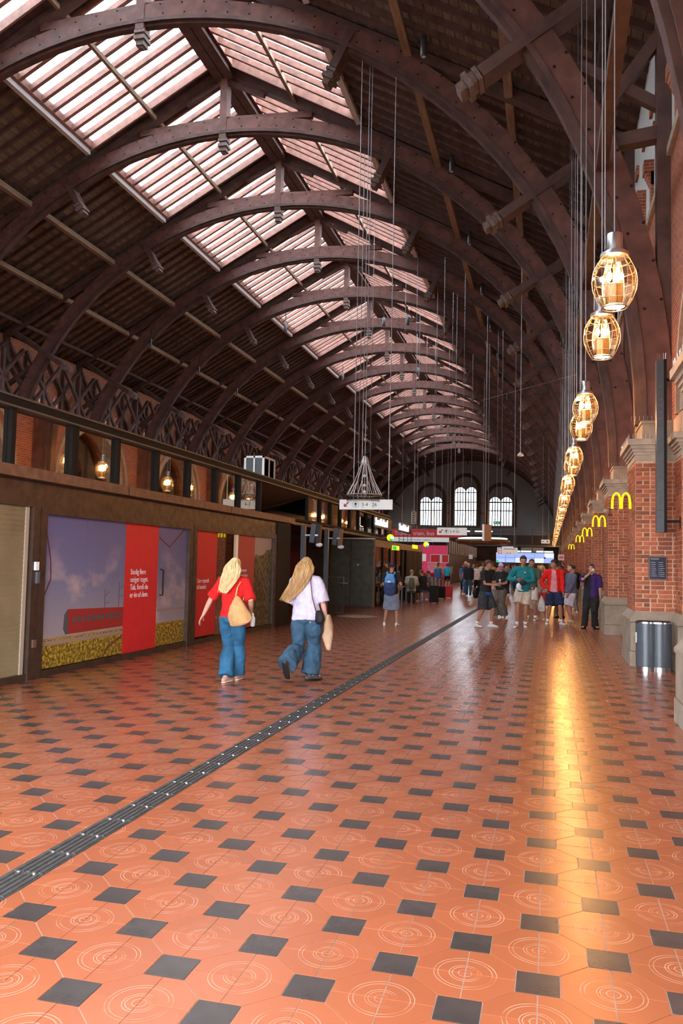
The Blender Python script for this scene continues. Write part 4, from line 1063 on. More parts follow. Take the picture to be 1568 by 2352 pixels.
# platform signs
def arrow(parent, x, z, s, y, m):
    mb = MB(); d = s*.5
    mb.bar((x+d, y, z+d), (x-d*.7, y, z-d*.7), .004, s*.26, (0, 0, 1)); mb.box(x-d, x-d*.55, y-.002, y+.002, z-d, z+d*.35); mb.box(x-d, x+d*.35, y-.002, y+.002, z-d, z-d*.55); put('arrow', mb, m, parent)
def platform_sign(x0, y, z0, w, h, lab, num='3-4', num2='26', g=None):
    t = thing('platform_sign', lab, 'sign', (x0, y, z0), group=g)
    put('sign_box', MB().box(0, w, 0, .1, 0, h), M['sign'], t); arrow(t, .13*w, h*.5, h*.48, -.003, M['red'])
    cx = .31*w; mb = MB().tube([(cx+h*.33*cos(2*pi*i/24), -.002, h*.5+h*.33*sin(2*pi*i/24)) for i in range(24)], h*.012, 4, closed=True); put('pictogram_ring', mb, M['ink'], t)
    put('train_pictogram', MB().prism([(cx-h*.12, h*.45), (cx+h*.12, h*.45), (cx+h*.12, h*.6), (cx+h*.07, h*.68), (cx-h*.07, h*.68), (cx-h*.12, h*.6)], -.003, 0).prism([(cx-h*.1, h*.32), (cx+h*.1, h*.32), (cx+h*.05, h*.42), (cx-h*.05, h*.42)], -.003, 0), M['ink'], t)
    text(num, h*.52, M['ink'], t, (.42*w, -.001, h*.32), RXF, .001); text(num2, h*.52, M['ink'], t, (.62*w, -.001, h*.32), RXF, .001)
    put('small_print', MB().box(.62*w, .72*w, -.002, 0, h*.84, h*.87).box(.43*w, .49*w, -.002, 0, h*.18, h*.2).box(.62*w, .68*w, -.002, 0, h*.18, h*.2), M['ink'], t)
    return t
platform_sign(-5.58, 21.80, 3.07, 1.465, .27, 'white hanging platform sign with red arrow and 3-4 26')
def soff(x): return SPRING+sqrt(max(0, 13.6**2-(x-XC)**2))
for x, k, z0, lab in ((-5.20, 1, 3.3, 'cable holding the left end of the near platform sign'), (-4.22, 1, 3.3, 'cable holding the right end of the near platform sign'), (-.96, 2, 5.45, 'long cable near the right arches ending in a round fitting'),
    (-3.59, 5, 2.9, 'pair cable right of the centre window, left strand'), (-3.42, 5, 2.9, 'pair cable right of the centre window, right strand'), (-5.63, 4, 3.5, 'cable above the red station sign, left'), (-4.62, 4, 3.5, 'cable above the red station sign, right'), (-7.56, 5, 3.6, 'cable far behind the kiosk signs'),
    (-6.6, 2, 3.62, 'cable left of the chandelier'), (-7.6, 3, 3.62, 'thin cable farther left of the chandelier'), (-2.2, 6, 2.9, 'thin cable above the departure screens')):
    cable(x, YK(k), z0+.03, soff(x)+.25, lab, .012 if k < 4 else .016)
def hang(t, xs, y=.03, z=.3):
    wx, wy, wz = t.location; mb = MB()
    for x in xs: mb.tube([(x, y, z), (x, y, roofz(abs(wx+x-XC))+.5-wz)], .008, 4, round_=False)
    put('hanger', mb, M['cable'], t)
t = thing('round_ceiling_fitting', 'small pale round fitting at the end of a long cable', 'light fitting', (-.96, YK(2), 5.36)); put('dish', MB().lathe([(.03, .12), (.1, .05), (.11, 0), (.02, -.02)], seg=14), M['whitefr'], t, smooth=True)
mb = MB().tube([(-2.3, YK(2), 7.3), (1.25, YK(2), 8.2)], .008, 4); tag(put('guy_wire', mb, M['cable']), 'thin slanting wire below the right arches', 'wire')
# red station sign
rs = thing('station_sign', 'red and white hanging station sign with train, bus lettering', 'sign', (-7.9, 42.0, 0))
put('red_box', MB().box(0, 3.55, 0, .12, 3.02, 3.42), M['red'], rs); put('white_box', MB().box(.0, 2.95, 0, .12, 2.78, 3.01), M['sign'], rs)
text('Tickets, train, bus', .29, M['white'], rs, (.12, -.002, 3.12), RXF, .001); text('Billetter og information, rejsekort   i', .12, M['ink'], rs, (.4, -.002, 2.85), RXF, .001)
hang(rs, (.5, 3.0), .06, 3.42)
hang(platform_sign(-5.23, 39.5, 3.05, 1.42, .36, 'smaller white platform sign overlapping the red station sign'), (.2, 1.2), .05, .36)

# ================================================================== far end of the hall
lw = thing('wall_far', kind='structure', loc=(0, YEND, 0)); lw.name = 'trim_3'
put('lower_wall', MB().box(-27.2, 3, -.3, .3, 0, 5.7), M['bronze'], lw)
gal = thing('gallery', 'dark steel gallery crossing the hall below the far arched windows', 'gallery', (0, 104, 0))
put('gallery_slab', MB().box(-26, 1.9, 0, 20, 4.1, 4.5), M['dsteel'], gal)
put('front_girder', MB().box(-26, 1.9, -.3, .1, 4.3, 5.5), M['iron'], gal); put('top_rail', MB().box(-26, 1.9, -.35, -.25, 6.2, 6.3), M['dsteel'], gal); put('mid_rail', MB().box(-26, 1.9, -.35, -.28, 5.75, 5.8), M['dsteel'], gal)
for i in range(15): put('rail_post', MB().box(-26+i*2-.05, -26+i*2+.05, -.35, -.25, 4.4, 6.3), M['dsteel'], gal)
for x in (-22, -16, -10, -4, 1.3): put('column', MB().lathe([(.25, 0), (.22, .2), (.2, 4.1)], (x, .5, 0), 12), M['dsteel'], gal, angle=40)
for i, (x, w_) in enumerate(((-13.0, 3.4), (-9.0, 2.2), (-6.1, 4.0), (-1.5, 2.0))): put('lit_panel', MB().box(x, x+w_, -.36, -.32, 5.85 if i < 2 else 3.2, 6.0 if i < 2 else 3.6), M['whitelit'], gal)
put('office_window', MB().box(-3.4, -.6, -.34, -.3, 2.6, 4.0), mat('office_glass', (.20, .22, .20), .3), gal)
mb = MB()
for x in (-3.4, -2.0, -.6): mb.box(x-.04, x+.04, -.38, -.33, 2.6, 4.0)
mb.box(-3.4, -.6, -.38, -.33, 3.25, 3.3); put('office_frame', mb, M['iron'], gal)
put('back_partition', MB().box(-26, 1.9, 6, 6.2, 0, 4.1), mat('far_partition', (.09, .07, .055), .6, var=.4, vs=1), gal)
put('shop_band', MB().box(-12, 1.5, 5.9, 6.0, 1.6, 2.3), mat('tan_band', (.40, .27, .14), .6, var=.4, vs=1.5), gal)
# departure screens
sc = thing('departure_screens', 'wide wall of pale blue lit departure screens across the far end', 'screen', (-4.93, 80, 0))
put('screen_housing', MB().box(-.05, 5.42, .02, .25, 1.95, 3.0), M['black'], sc)
for i in range(6):
    for j in range(2):
        m = M['screenw'] if (i, j) in ((4, 0), (5, 1), (2, 0)) else M['screen']
        put('screen_panel', MB().box(.03+i*.895, .03+i*.895+.875, 0, .02, 2.0+j*.48, 2.0+j*.48+.46), m, sc)
for i in range(4):
    for q in range(4):
        put('timetable_line', MB().box(.12+i*.895, .12+i*.895+.7, -.004, 0, 2.08+q*.09, 2.10+q*.09), M['screenw'] if i != 2 else M['screen'], sc) if q < 3 else None
put('screen_emblem', MB().lathe([(.09, 0), (.09, -.01)], (4.55, 0, 2.48), 12, axis='Y'), mat('wine_print', (.10, .01, .05), .5), sc)
put('green_tag', MB().box(.03, .25, -.006, 0, 2.03, 2.2), M['greenlit'], sc)
put('screen_column', MB().box(.3, .5, .05, .2, 0, 1.95).box(4.9, 5.1, .05, .2, 0, 1.95), M['dsteel'], sc)
# brown ring light
rl_ = thing('ring_light', 'large brown ring lamp with bright white rim hanging before the gallery', 'ceiling lamp', (-5.1, 66, 3.55))
put('brown_ring', MB().lathe([(1.5, .12), (2.1, .14), (2.15, -.05), (1.9, -.22), (1.5, -.2)], seg=36, cap=False), mat('brown_lacquer', (.15, .075, .03), .3), rl_, smooth=True)
put('white_rim', MB().tube([(1.75*cos(2*pi*i/36), 1.75*sin(2*pi*i/36), .22) for i in range(36)], [(.22, .07)]*36, 6, closed=True), M['whitelit'], rl_, smooth=True)
for a in (200, 240, 285): put('warm_spot', MB().ball((1.95*cos(radians(a)), 1.95*sin(radians(a)), -.06), .07, 8, 6), M['goldlit'], rl_, smooth=True)
put('suspension', MB().tube([(0, 0, .1), (0, 0, 13.4)], .02, 5).tube([(-1.7, 0, .1), (1.7, 0, .1)], .02, 5), M['cable'], rl_)
# slatted canopy and shops on the left of the far half
sl = thing('slatted_shop', 'dark shop with a canopy of upright pale slats farther down the left side', 'shop', (-8.2, 65, 0))
put('canopy_box', MB().box(-2, -.06, 0, 33, 2.6, 3.75), M['black'], sl); put('canopy_end', MB().box(-2, 0, -.06, 0, 2.0, 3.75), M['black'], sl)
for i in range(20): put('slat', MB().box(-.05, .01, .2+i*1.65, .2+i*1.65+.6, 2.6, 3.7), M['whitefr'], sl)
put('shop_body', MB().box(-3, -.1, 0, 33, 0, 2.6), mat('brown_shop', (.055, .03, .02), .5, var=.3), sl); put('warm_counter', MB().box(-.1, -.02, .3, 8, .9, 1.5), mat('amber_counter', (.45, .26, .08), .5, var=.4, vs=3), sl)
ps = thing('pink_shop', 'bright pink and red shop front facing the viewer beyond the kiosk', 'shop', (-9.9, 60.5, 0))
put('pink_wall', MB().box(-.6, 2.65, 0, .2, 1.0, 3.05), M['pinklit'], ps); put('dark_header', MB().box(-.8, 2.7, -.4, .1, 3.05, 3.9), M['black'], ps); put('red_counter', MB().box(-.8, 2.5, -.3, .0, 0, 1.0), mat('deep_red_counter', (.22, .012, .02), .5), ps)
for i in range(5): put('red_shelf', MB().box(-.7, .9, -.32, -.28, 1.1+i*.17, 1.17+i*.17), M['red'] if i % 2 else M['white'], ps)
for i in range(6): put('menu_line', MB().box(1.2, 1.9, -.01, 0, 1.1+i*.13, 1.16+i*.13), M['white'], ps)
t = thing('hanging_board', 'white hanging menu board at the left of the pink shop', 'sign', (-9.1, 56, 1.85)); put('board', MB().box(-.1, .95, 0, .05, 0, .50), M['sign'], t); put('print', MB().box(.1, .4, -.003, 0, .38, .42).box(.1, .65, -.003, 0, .28, .30), M['ink'], t); hang(t, (.1, .8), .02, .5)
t = thing('hanging_board', 'white framed dark pink board to the right before the pink shop', 'sign', (-7.95, 57, 1.8)); put('board', MB().box(0, 1.2, 0, .04, 0, .5), M['red'], t)
put('frame', MB().box(-.05, 1.25, -.02, .05, -.05, 0).box(-.05, 1.25, -.02, .05, .5, .55).box(-.05, 0, -.02, .05, -.05, .55).box(1.2, 1.25, -.02, .05, -.05, .55).box(.62, .78, -.02, .01, 0, .5), M['white'], t); hang(t, (.1, 1.1), .02, .55)
# dark low building closing the left aisle beyond the kiosk
dk = thing('dark_shop_row', 'low dark shop row behind the kiosk on the left', 'shop', (-11, 42, 0)); put('row_body', MB().box(-6, 0, 0, 17, 0, 3.2), M['bronze'], dk)
for i in range(2): put('row_window', MB().box(0, .03, 2+i*6, 6.5+i*6, .3, 2.5), mat('shop_glow', (.34, .20, .12), .5, var=.5, vs=1) if i == 0 else bpy.data.materials['shop_glow'], dk)
# hanging signs of the middle distance
t = thing('hanging_board', 'tall white and tan double sided board hanging before the right far window', 'sign', (-3.40, 45, 2.98)); put('white_side', MB().box(-.11, .0, 0, .3, 0, .88), M['sign'], t); put('tan_side', MB().prism([(0, .0), (.36, .25), (.36, .3), (0, .3)], 0, .88, axis='Z'), mat('tan_board', (.42, .25, .14), .6), t); hang(t, (.05,), .15, .88)
t = thing('exit_sign', 'small green exit sign above the tan hanging board', 'sign', (-3.05, 47, 3.95)); put('sign_face', MB().box(0, .36, 0, .05, 0, .2), mat('green_sign', (.02, .16, .09), .5, emit=(.05, .3, .2), es=.5), t); put('pictogram', MB().box(.05, .15, -.003, 0, .05, .15).box(.2, .32, -.003, 0, .08, .12), M['white'], t); hang(t, (.18,), .02, .2)
t = thing('direction_sign', 'white hanging direction board above the departure screens', 'sign', (-2.70, 45, 2.26)); put('board', MB().box(0, 1.07, 0, .06, 0, .36), M['sign'], t); put('board_top', MB().box(.25, .85, 0, .06, .36, .42), M['sign'], t)
mb = MB()
for i in range(3):
    for j in range(2): mb.box(.06+j*.13, .11+j*.13, -.003, 0, .03+i*.12, .09+i*.12)
mb.box(.5, .56, -.003, 0, .03, .08).box(.66, .72, -.003, 0, .03, .08); put('pictograms', mb, M['red'], t); put('print', MB().box(.35, .95, -.003, 0, .27, .30), M['ink'], t); hang(t, (.2, .9), .03, .4)
t = thing('direction_sign', 'small white board at the right, left of the lamp row', 'sign', (-.55, 62, 3.35)); put('board', MB().box(0, .6, 0, .05, 0, .28), M['sign'], t); put('pictograms', MB().box(.1, .2, -.003, 0, .1, .17).box(.38, .48, -.003, 0, .08, .2), M['ink'], t); hang(t, (.1, .5), .02, .28)
t = thing('shop_sign', 'small white and pink sign at the far right wall beside the screens', 'sign', (.62, 60, 2.12)); put('board', MB().box(0, .42, 0, .05, 0, .42), M['white'], t); put('pink_word', MB().box(.08, .36, -.003, 0, .14, .28), M['pinklit'], t); hang(t, (.1, .3), .02, .42)
t = thing('small_board', 'small white square board left of the screens', 'sign', (-5.15, 55, 2.05)); put('board', MB().box(0, .25, 0, .05, 0, .3), M['white'], t); hang(t, (.12,), .02, .3)
t = thing('lantern_sign', 'narrow upright white letter box before the left far window', 'sign', (-6.75, 41, 3.65)); put('board', MB().box(0, .24, 0, .1, 0, .62), M['stonel'], t)
mb = MB()
for i in range(5): mb.box(.06, .18, -.003, 0, .05+i*.115, .12+i*.115)
put('letters', mb, M['bronze'], t); hang(t, (.12,), .05, .62)


# ================================================================== people
def skinmat(n, c): return mat('skin_'+n, c, .5, var=.08, vs=20)
SK = dict(light=skinmat('light', (.52, .27, .19)), tan=skinmat('tan', (.40, .19, .115)), dark=skinmat('dark', (.16, .075, .045)))
_cl = {}
def cloth(n, c, rough=.85, var=.18, vs=9, bump=.35, bs=14):
    if n not in _cl: _cl[n] = mat('cloth_'+n, c, rough, var=var, vs=vs, bump=bump, bs=bs, spec=.25)
    return _cl[n]
def hairm(n, c, c2): 
    if 'h'+n not in _cl: _cl['h'+n] = mat('hair_'+n, c, .45, col2=c2, vs=14, stretch=(3, 3, .35), bump=.5, bs=45)
    return _cl['h'+n]
EYEW, EYED, LIP = mat('eye_white', (.7, .68, .66), .3), mat('eye_iris', (.03, .02, .015), .2), mat('lip', (.42, .13, .11), .5)
def baked(name, mb, m, parent, vox=.012, smooth_it=3, fold=0., fs_=9., seed=0, label=None, sf=.5):
    me = mb.mesh('t'); o = link('t', me)
    r = o.modifiers.new('r', 'REMESH'); r.mode = 'VOXEL'; r.voxel_size = vox; r.use_smooth_shade = True
    if smooth_it: q = o.modifiers.new('s', 'SMOOTH'); q.factor = sf; q.iterations = smooth_it
    bpy.context.view_layer.update()
    me2 = bpy.data.meshes.new_from_object(o.evaluated_get(bpy.context.evaluated_depsgraph_get())); bpy.data.objects.remove(o)
    if fold:
        off = Vector((seed*3.1, seed*1.7, 0))
        nn = [v.normal.copy() for v in me2.vertices]
        for v, nv in zip(me2.vertices, nn):
            c = v.co; f = noise.noise(Vector((c.x*fs_, c.y*fs_, c.z*fs_*.75+2.5*c.x*fs_*.4))+off)+.5*noise.noise(c*fs_*2.3+off); v.co = c+nv*f*fold
    me2.materials.clear(); me2.materials.append(m); me2.shade_smooth(); me2.name = name
    o = link(name, me2, parent)
    if label: o['label'] = label
    return o
def V(*a): return Vector(a)
def ik(a, t, l1, l2, pole):
    a, t = Vector(a), Vector(t); d = t-a; L = d.length; L = min(L, (l1+l2)*.998); dn = d.normalized(); t = a+dn*L
    x = (l1*l1-l2*l2+L*L)/(2*L); h = sqrt(max(l1*l1-x*x, 0)); p = Vector(pole); p = p-dn*p.dot(dn)
    p = p.normalized() if p.length > 1e-4 else dn.orthogonal().normalized()
    return a+dn*x+p*h, t
def lerp(a, b, t): return a+(b-a)*t
def hand(mb, w, d, palm, side, h, curl=.5, thumb=1.0):
    """w wrist, d pointing direction, palm = palm normal, side = towards the thumb"""
    d = Vector(d).normalized(); side = Vector(side); side = (side-d*side.dot(d)).normalized(); n = d.cross(side)
    if n.dot(Vector(palm)) < 0: n = -n
    s = h/1.7; w = Vector(w)
    mb.tube([w-d*.01*s, w+d*.03*s, w+d*.065*s, w+d*.092*s], [(.024*s, .019*s), (.034*s, .017*s), (.040*s, .015*s), (.040*s, .012*s)], 10, side=side)
    for i, (q, L) in enumerate(((.029, .074), (.010, .083), (-.010, .077), (-.028, .060))):
        p = w+d*.09*s+side*q*s; dd = d.copy(); P = [p-d*.02*s, p]; 
        for k, f in enumerate((.45, .32, .26)):
            a = curl*(.55, .95, .8)[k]; dd = (dd*cos(a)+n*sin(a)).normalized(); m_ = dd
            P.append(P[-1]+dd*L*f*s)
        mb.tube(P, [.0098*s, .0098*s, .0092*s, .0084*s, .0074*s], 8)
    t0 = w+d*.022*s+side*.022*s; t1 = t0+(side*.75+d*.7+n*.25).normalized()*.042*s; t2 = t1+(side*.3+d*.95+n*.35*thumb).normalized()*.030*s; t3 = t2+(side*.0+d*.95+n*.5*thumb).normalized()*.024*s
    mb.tube([t0, t1, t2, t3], [.014*s, .012*s, .0105*s, .009*s], 8)
def person(label, loc, yaw, h, skin='light', pel=None, lean=(0, 0), tw=0, AL=None, AR=None, WL=None, WR=None, KL=(0, 1, 0), KR=(0, 1, 0), EL=None, ER=None,
           head=(0, 0), top=None, bottom=None, shoes=None, hair=None, hat=None, fem=False, fat=1., footL=(0, 0), footR=(0, 0), curl=(.5, .5), vox=.011, face=True, palmL=None, palmR=None, detail=True, socks=None, group=None, build_only=False, jacket=None, handdir=(None, None)):
    t = thing('person', label, 'person', loc, yaw, group)
    P = Vector(pel) if pel else V(0, 0, .525*h)
    sw = (.100 if fem else .112)*h*(1+.3*(fat-1)); hw = .052*h
    up = V(lean[0], lean[1], 1).normalized(); Lsp = .29*h
    ct, st = cos(radians(tw)), sin(radians(tw))
    sideS = V(ct, st, 0); sideS = (sideS-up*sideS.dot(up)).normalized(); fwd = up.cross(sideS)
    N = P+up*Lsp                                    # shoulder centre
    SH = {-1: N-sideS*sw, 1: N+sideS*sw}; HP = {-1: P+V(-hw, 0, -.012*h), 1: P+V(hw, 0, -.012*h)}
    A = {-1: Vector(AL or (-.06*h, 0, .05*h)), 1: Vector(AR or (.06*h, 0, .05*h))}
    K = {}; 
    for s, pole in ((-1, KL), (1, KR)): K[s], A[s] = ik(HP[s], A[s], .245*h, .243*h, pole)
    Wt = {-1: Vector(WL or (-.155*h, .02*h, .475*h)), 1: Vector(WR or (.155*h, .02*h, .475*h))}; E = {}
    for s, pole in ((-1, EL or (-.4, -1, 0)), (1, ER or (.4, -1, 0))): E[s], Wt[s] = ik(SH[s], Wt[s], .172*h, .150*h, pole)
    hy, hp = radians(head[0]), radians(head[1])
    Rm = Matrix.Rotation(yaw*0+radians(tw)+hy, 4, 'Z') @ Matrix.Rotation(hp, 4, 'X')
    R3 = Rm.to_3x3(); NB = N+up*.02*h; HC = NB+up*.055*h+V(lean[0]*.02, lean[1]*.02+.012*h, .055*h)+R3 @ V(0, .012*h, 0)
    s_ = h/1.7*(.97 if fem else 1.0)
    # ---------------- body
    b = MB(); f_ = fat
    b.tube([P-up*.02*h, P+up*.015*h, P+up*.07*h, P+up*.15*h, P+up*.23*h, N-up*.015*h, N+up*.012*h], [(.070*h*f_, .050*h*f_), (.086*h*f_, .058*h*f_), (.074*h*f_, .055*h*f_), (.078*h*f_, .057*h*f_), (.090*h, .060*h), (.082*h, .045*h), (.05*h, .035*h)], 16, side=sideS)
    b.tube([SH[-1], N, SH[1]], [.033*h, .036*h, .033*h], 12)
    b.tube([N, NB+up*.03*h, HC-R3 @ V(0, .01*h, .02*h)], [.038*h, .031*h, .033*h], 12)
    for s in (-1, 1):
        b.tube([SH[s], lerp(SH[s], E[s], .35), E[s], lerp(E[s], Wt[s], .3), Wt[s]], [.031*h, .028*h, .0215*h, .0225*h, .0145*h], 12)
        b.tube([HP[s], lerp(HP[s], K[s], .35), K[s], lerp(K[s], A[s], .3), lerp(K[s], A[s], .7), A[s]], [.055*h*f_, .048*h*f_, .032*h, .034*h, .023*h, .019*h], 12)
        ft = footL if s < 0 else footR; fa, fp = radians(ft[0]), radians(ft[1])
        fd = V(sin(fa)*cos(fp), cos(fa)*cos(fp), -sin(fp)); b.tube([A[s]-V(0, 0, .012*h), A[s]-V(0, 0, .02*h)+fd*.09*h], [(.02*h, .02*h), (.02*h, .012*h)], 8)
        hd = handdir[0 if s < 0 else 1]; hd = Vector(hd) if hd else (Wt[s]-E[s])
        pm = (palmL if s < 0 else palmR) or (-s, .1, 0)
        tv = V(0, 1, .25) if abs(hd.normalized().y) < .7 else V(-s, 0, .6)
        hand(b, Wt[s], hd, pm, tv, h, curl[0 if s < 0 else 1])
    # head: cranium, jaw, nose, ears, brow
    def hb(c, r): b.ball(HC+R3 @ (Vector(c)*s_), tuple(x*s_ for x in r), 16, 12, M=R3)
    hb((0, -.012, .022), (.072, .090, .088)); hb((0, .018, -.028), (.060, .070, .080)); hb((0, .045, -.075), (.036, .034, .030))
    b.tube([HC+R3 @ (V(0, .080, .012)*s_), HC+R3 @ (V(0, .097, -.018)*s_), HC+R3 @ (V(0, .094, -.032)*s_)], [.008*s_, .011*s_, .013*s_], 8)
    hb((0, .082, .028), (.045, .010, .010)); hb((0, .085, -.058), (.022, .012, .010))
    for s in (-1, 1): hb((s*.074, -.005, -.005), (.010, .019, .030))
    if bottom and bottom.get('kind') in ('jeans', 'trousers') and not face: pass
    baked('body', b, SK[skin], t, vox if detail else .02, 2, label=None)
    if face:
        for s in (-1, 1):
            e = put('eye', MB().ball(HC+R3 @ (V(s*.030, .0835, .008)*s_), (.0125*s_, .006*s_, .0075*s_), 10, 7, M=R3), EYEW, t, smooth=True); put('iris', MB().ball(HC+R3 @ (V(s*.030, .0885, .008)*s_), (.0062*s_, .0035*s_, .0062*s_), 8, 6, M=R3), EYED, e, smooth=True)
            put('eyebrow', MB().tube([HC+R3 @ (V(s*x, .088, .026+dz)*s_) for x, dz in ((.014, 0), (.03, .004), (.046, -.002))], [(.004*s_, .004*s_)]*3, 6), hair[1] if hair else EYED, t, smooth=True)
        put('lips', MB().tube([HC+R3 @ (V(x, y, -.060)*s_) for x, y in ((-.022, .088), (0, .0975), (.022, .088))], [(.0035*s_), (.0065*s_), (.0035*s_)], 7), LIP, t, smooth=True)
    # ---------------- trousers, shorts, skirt
    if bottom:
        k_ = bottom['kind']; c = MB(); wr = bottom.get('w', 1.0); ln = bottom.get('len', 1.0)
        if k_ == 'skirt':
            zt = P+up*.05*h; zb = bottom.get('z', .27)*h
            mid = (K[-1]+K[1])/2
            c.tube([zt, P, V(lerp(P.x, mid.x, .5), lerp(P.y, mid.y, .5), (P.z+zb)/2+.02*h), V(mid.x, mid.y, zb)], [(.082*h, .066*h), (.104*h*wr, .078*h*wr), (.118*h*wr, .088*h*wr), (.128*h*wr, .092*h*wr)], 20, side=(1, 0, 0), round_=False)
        else:
            c.tube([P-up*.062*h, P-up*.045*h, P-up*.005*h, P+up*.045*h, P+up*.068*h], [(.045*h*f_, .045*h*f_), (.078*h*f_, .066*h*f_), (.101*h*f_, .078*h*f_), (.092*h*f_, .070*h*f_), (.084*h*f_, .065*h*f_)], 18, side=(1, 0, 0), round_=False)
            for s in (-1, 1):
                H0 = HP[s]+V(0, 0, .02*h)
                if k_ == 'shorts':
                    e_ = lerp(HP[s], K[s], ln); pts = [H0, lerp(HP[s], K[s], .3*ln), lerp(HP[s], K[s], .7*ln), e_]; rr = [.060*h*f_, .061*h*wr*f_, .062*h*wr, .065*h*wr]
                    if ln > 1.0: e_ = lerp(K[s], A[s], ln-1.0); pts[-1] = K[s]+V(0, .004, 0); pts.append(e_); rr[-1] = .058*h*wr; rr.append(.056*h*wr)
                else:
                    pts = [H0, lerp(HP[s], K[s], .35), lerp(HP[s], K[s], .75), K[s], lerp(K[s], A[s], .35), lerp(K[s], A[s], .7), lerp(K[s], A[s], 1.02)]
                    fl = bottom.get('flare', 1.0); rr = [.060*h*f_, .058*h*wr*f_, .049*h*wr, .044*h*wr, .042*h*wr*fl, .042*h*wr*fl, .045*h*wr*fl]
                c.tube(pts, rr, 16, round_=False)
        baked(bottom.get('name', {'jeans': 'jeans', 'trousers': 'trousers', 'shorts': 'shorts', 'skirt': 'skirt'}[k_]), c, bottom['mat'], t, .012 if detail else .022, 2, fold=bottom.get('fold', .015), seed=h*7+loc[0])
    # ---------------- top
    if top:
        c = MB(); wr = top.get('w', 1.0); hem = top.get('hem', -.02)
        c.tube([P+up*hem*h, P+up*(hem*.4+.03)*h, P+up*.10*h, P+up*.19*h, N-up*.03*h, N+up*.010*h, N+up*.028*h], [(.102*h*wr*f_, .078*h*wr*f_), (.098*h*wr*f_, .076*h*wr*f_), (.090*h*wr*f_, .070*h*wr), (.099*h*wr, .072*h*wr), (.094*h, .060*h), (.064*h, .046*h), (.042*h, .038*h)], 20, side=sideS, round_=False)
        c.tube([SH[-1], lerp(SH[-1], N, .5)+up*.008*h, N+up*.004*h, lerp(SH[1], N, .5)+up*.008*h, SH[1]], [.041*h, .045*h, .045*h, .045*h, .041*h], 14)
        for s in (-1, 1):
            sl_ = top.get('sleeve', 'short'); q = top.get('sw', 1.0)
            if sl_ == 'short': c.tube([SH[s], lerp(SH[s], E[s], .4), lerp(SH[s], E[s], top.get('sl', .72))], [.042*h, .041*h*q, .044*h*q], 14, round_=False)
            elif sl_ == 'long': c.tube([SH[s], lerp(SH[s], E[s], .4), E[s], lerp(E[s], Wt[s], .4), lerp(E[s], Wt[s], .93)], [.042*h, .040*h*q, .034*h*q, .031*h*q, .025*h*q], 14, round_=False)
        baked(top.get('name', 'shirt'), c, top['mat'], t, .012 if detail else .022, 2, fold=top.get('fold', .010), seed=h*3+loc[1], label=top.get('label'))
    if jacket:
        hem = jacket.get('hem', -.02); g = jacket.get('grow', 1.07)
        c = MB(); c.tube([P+up*hem*h, P+up*(hem*.4+.03)*h, P+up*.10*h, P+up*.19*h, N-up*.03*h, N+up*.014*h, N+up*.034*h], [(.106*h*g*f_, .086*h*g*f_), (.102*h*g*f_, .083*h*g*f_), (.096*h*g*f_, .078*h*g), (.102*h*g, .078*h*g), (.096*h*g, .066*h*g), (.066*h*g, .050*h*g), (.046*h*g, .044*h*g)], 20, side=sideS, round_=False)
        c.tube([SH[-1], lerp(SH[-1], N, .5)+up*.008*h, N+up*.004*h, lerp(SH[1], N, .5)+up*.008*h, SH[1]], [.045*h, .049*h, .048*h, .049*h, .045*h], 14)
        for s in (-1, 1):
            if jacket.get('sl'): c.tube([SH[s], lerp(SH[s], E[s], .4), lerp(SH[s], E[s], .95)], [.047*h, .047*h, .051*h], 14, round_=False)
            else: c.tube([SH[s], lerp(SH[s], E[s], .4), E[s], lerp(E[s], Wt[s], .4), lerp(E[s], Wt[s], .92)], [.045*h, .043*h, .037*h, .034*h, .027*h], 14, round_=False)
        o = baked('jacket' if not jacket.get('half') else 'dark_half', c, jacket['mat'], t, .012, 2, fold=.009, seed=h)
        import bmesh
        bm = bmesh.new(); bm.from_mesh(o.data)
        def drop(v):
            x, y, z = v.co
            if jacket.get('half'): return x < .0
            zz = (z-(P.z+hem*h))/(N.z-P.z-hem*h); return y > 0 and abs(x-.02) < .050*h*(1.15-.55*zz)
        bmesh.ops.delete(bm, geom=[v for v in bm.verts if drop(v)], context='VERTS')
        bm.to_mesh(o.data); bm.free(); o.modifiers.new('cloth_thickness', 'SOLIDIFY').thickness = .006
    # ---------------- shoes
    for s in (-1, 1):
        ft = footL if s < 0 else footR; fa, fp = radians(ft[0]), radians(ft[1])
        fd = V(sin(fa)*cos(fp), cos(fa)*cos(fp), -sin(fp)); un = V(0, 0, 1); un = (un-fd*un.dot(fd)).normalized() if abs(fd.z) < .95 else V(0, -1 if fd.z < 0 else 1, 0); sd = fd.cross(un)
        a = A[s]; base = a-un*.047*h if abs(fp) > .01 else V(a.x, a.y, 0)
        Z = lambda q, z: base+fd*q*h+un*z*h
        m = shoes or M['white']
        c = MB(); c.tube([Z(-.032, .022), Z(-.01, .027), Z(.03, .026), Z(.07, .019), Z(.105, .014)], [(.019*h, .020*h), (.022*h, .024*h), (.024*h, .022*h), (.027*h, .016*h), (.021*h, .011*h)], 12, side=sd)
        c.tube([Z(-.012, .03), lerp(Z(-.012, .03), a+un*.004*h, .95)], [.022*h, .021*h], 10, round_=False)
        so = baked('shoe', c, m, t, .008 if detail else .016, 2)
        c = MB(); c.tube([Z(-.036, .006), Z(0, .006), Z(.06, .006), Z(.112, .006)], [(.021*h, .007*h), (.023*h, .007*h), (.029*h, .007*h), (.022*h, .006*h)], 12, side=sd)
        put('sole', c, SOLE if m.name not in ('dark_sandal', 'black_paint') else M['iron'], so, smooth=True)
        if socks: put('sock', MB().tube([a-V(0, 0, .01*h), lerp(a, K[s], .17)], [.024*h, .0265*h], 12, round_=False), socks, t, smooth=True)
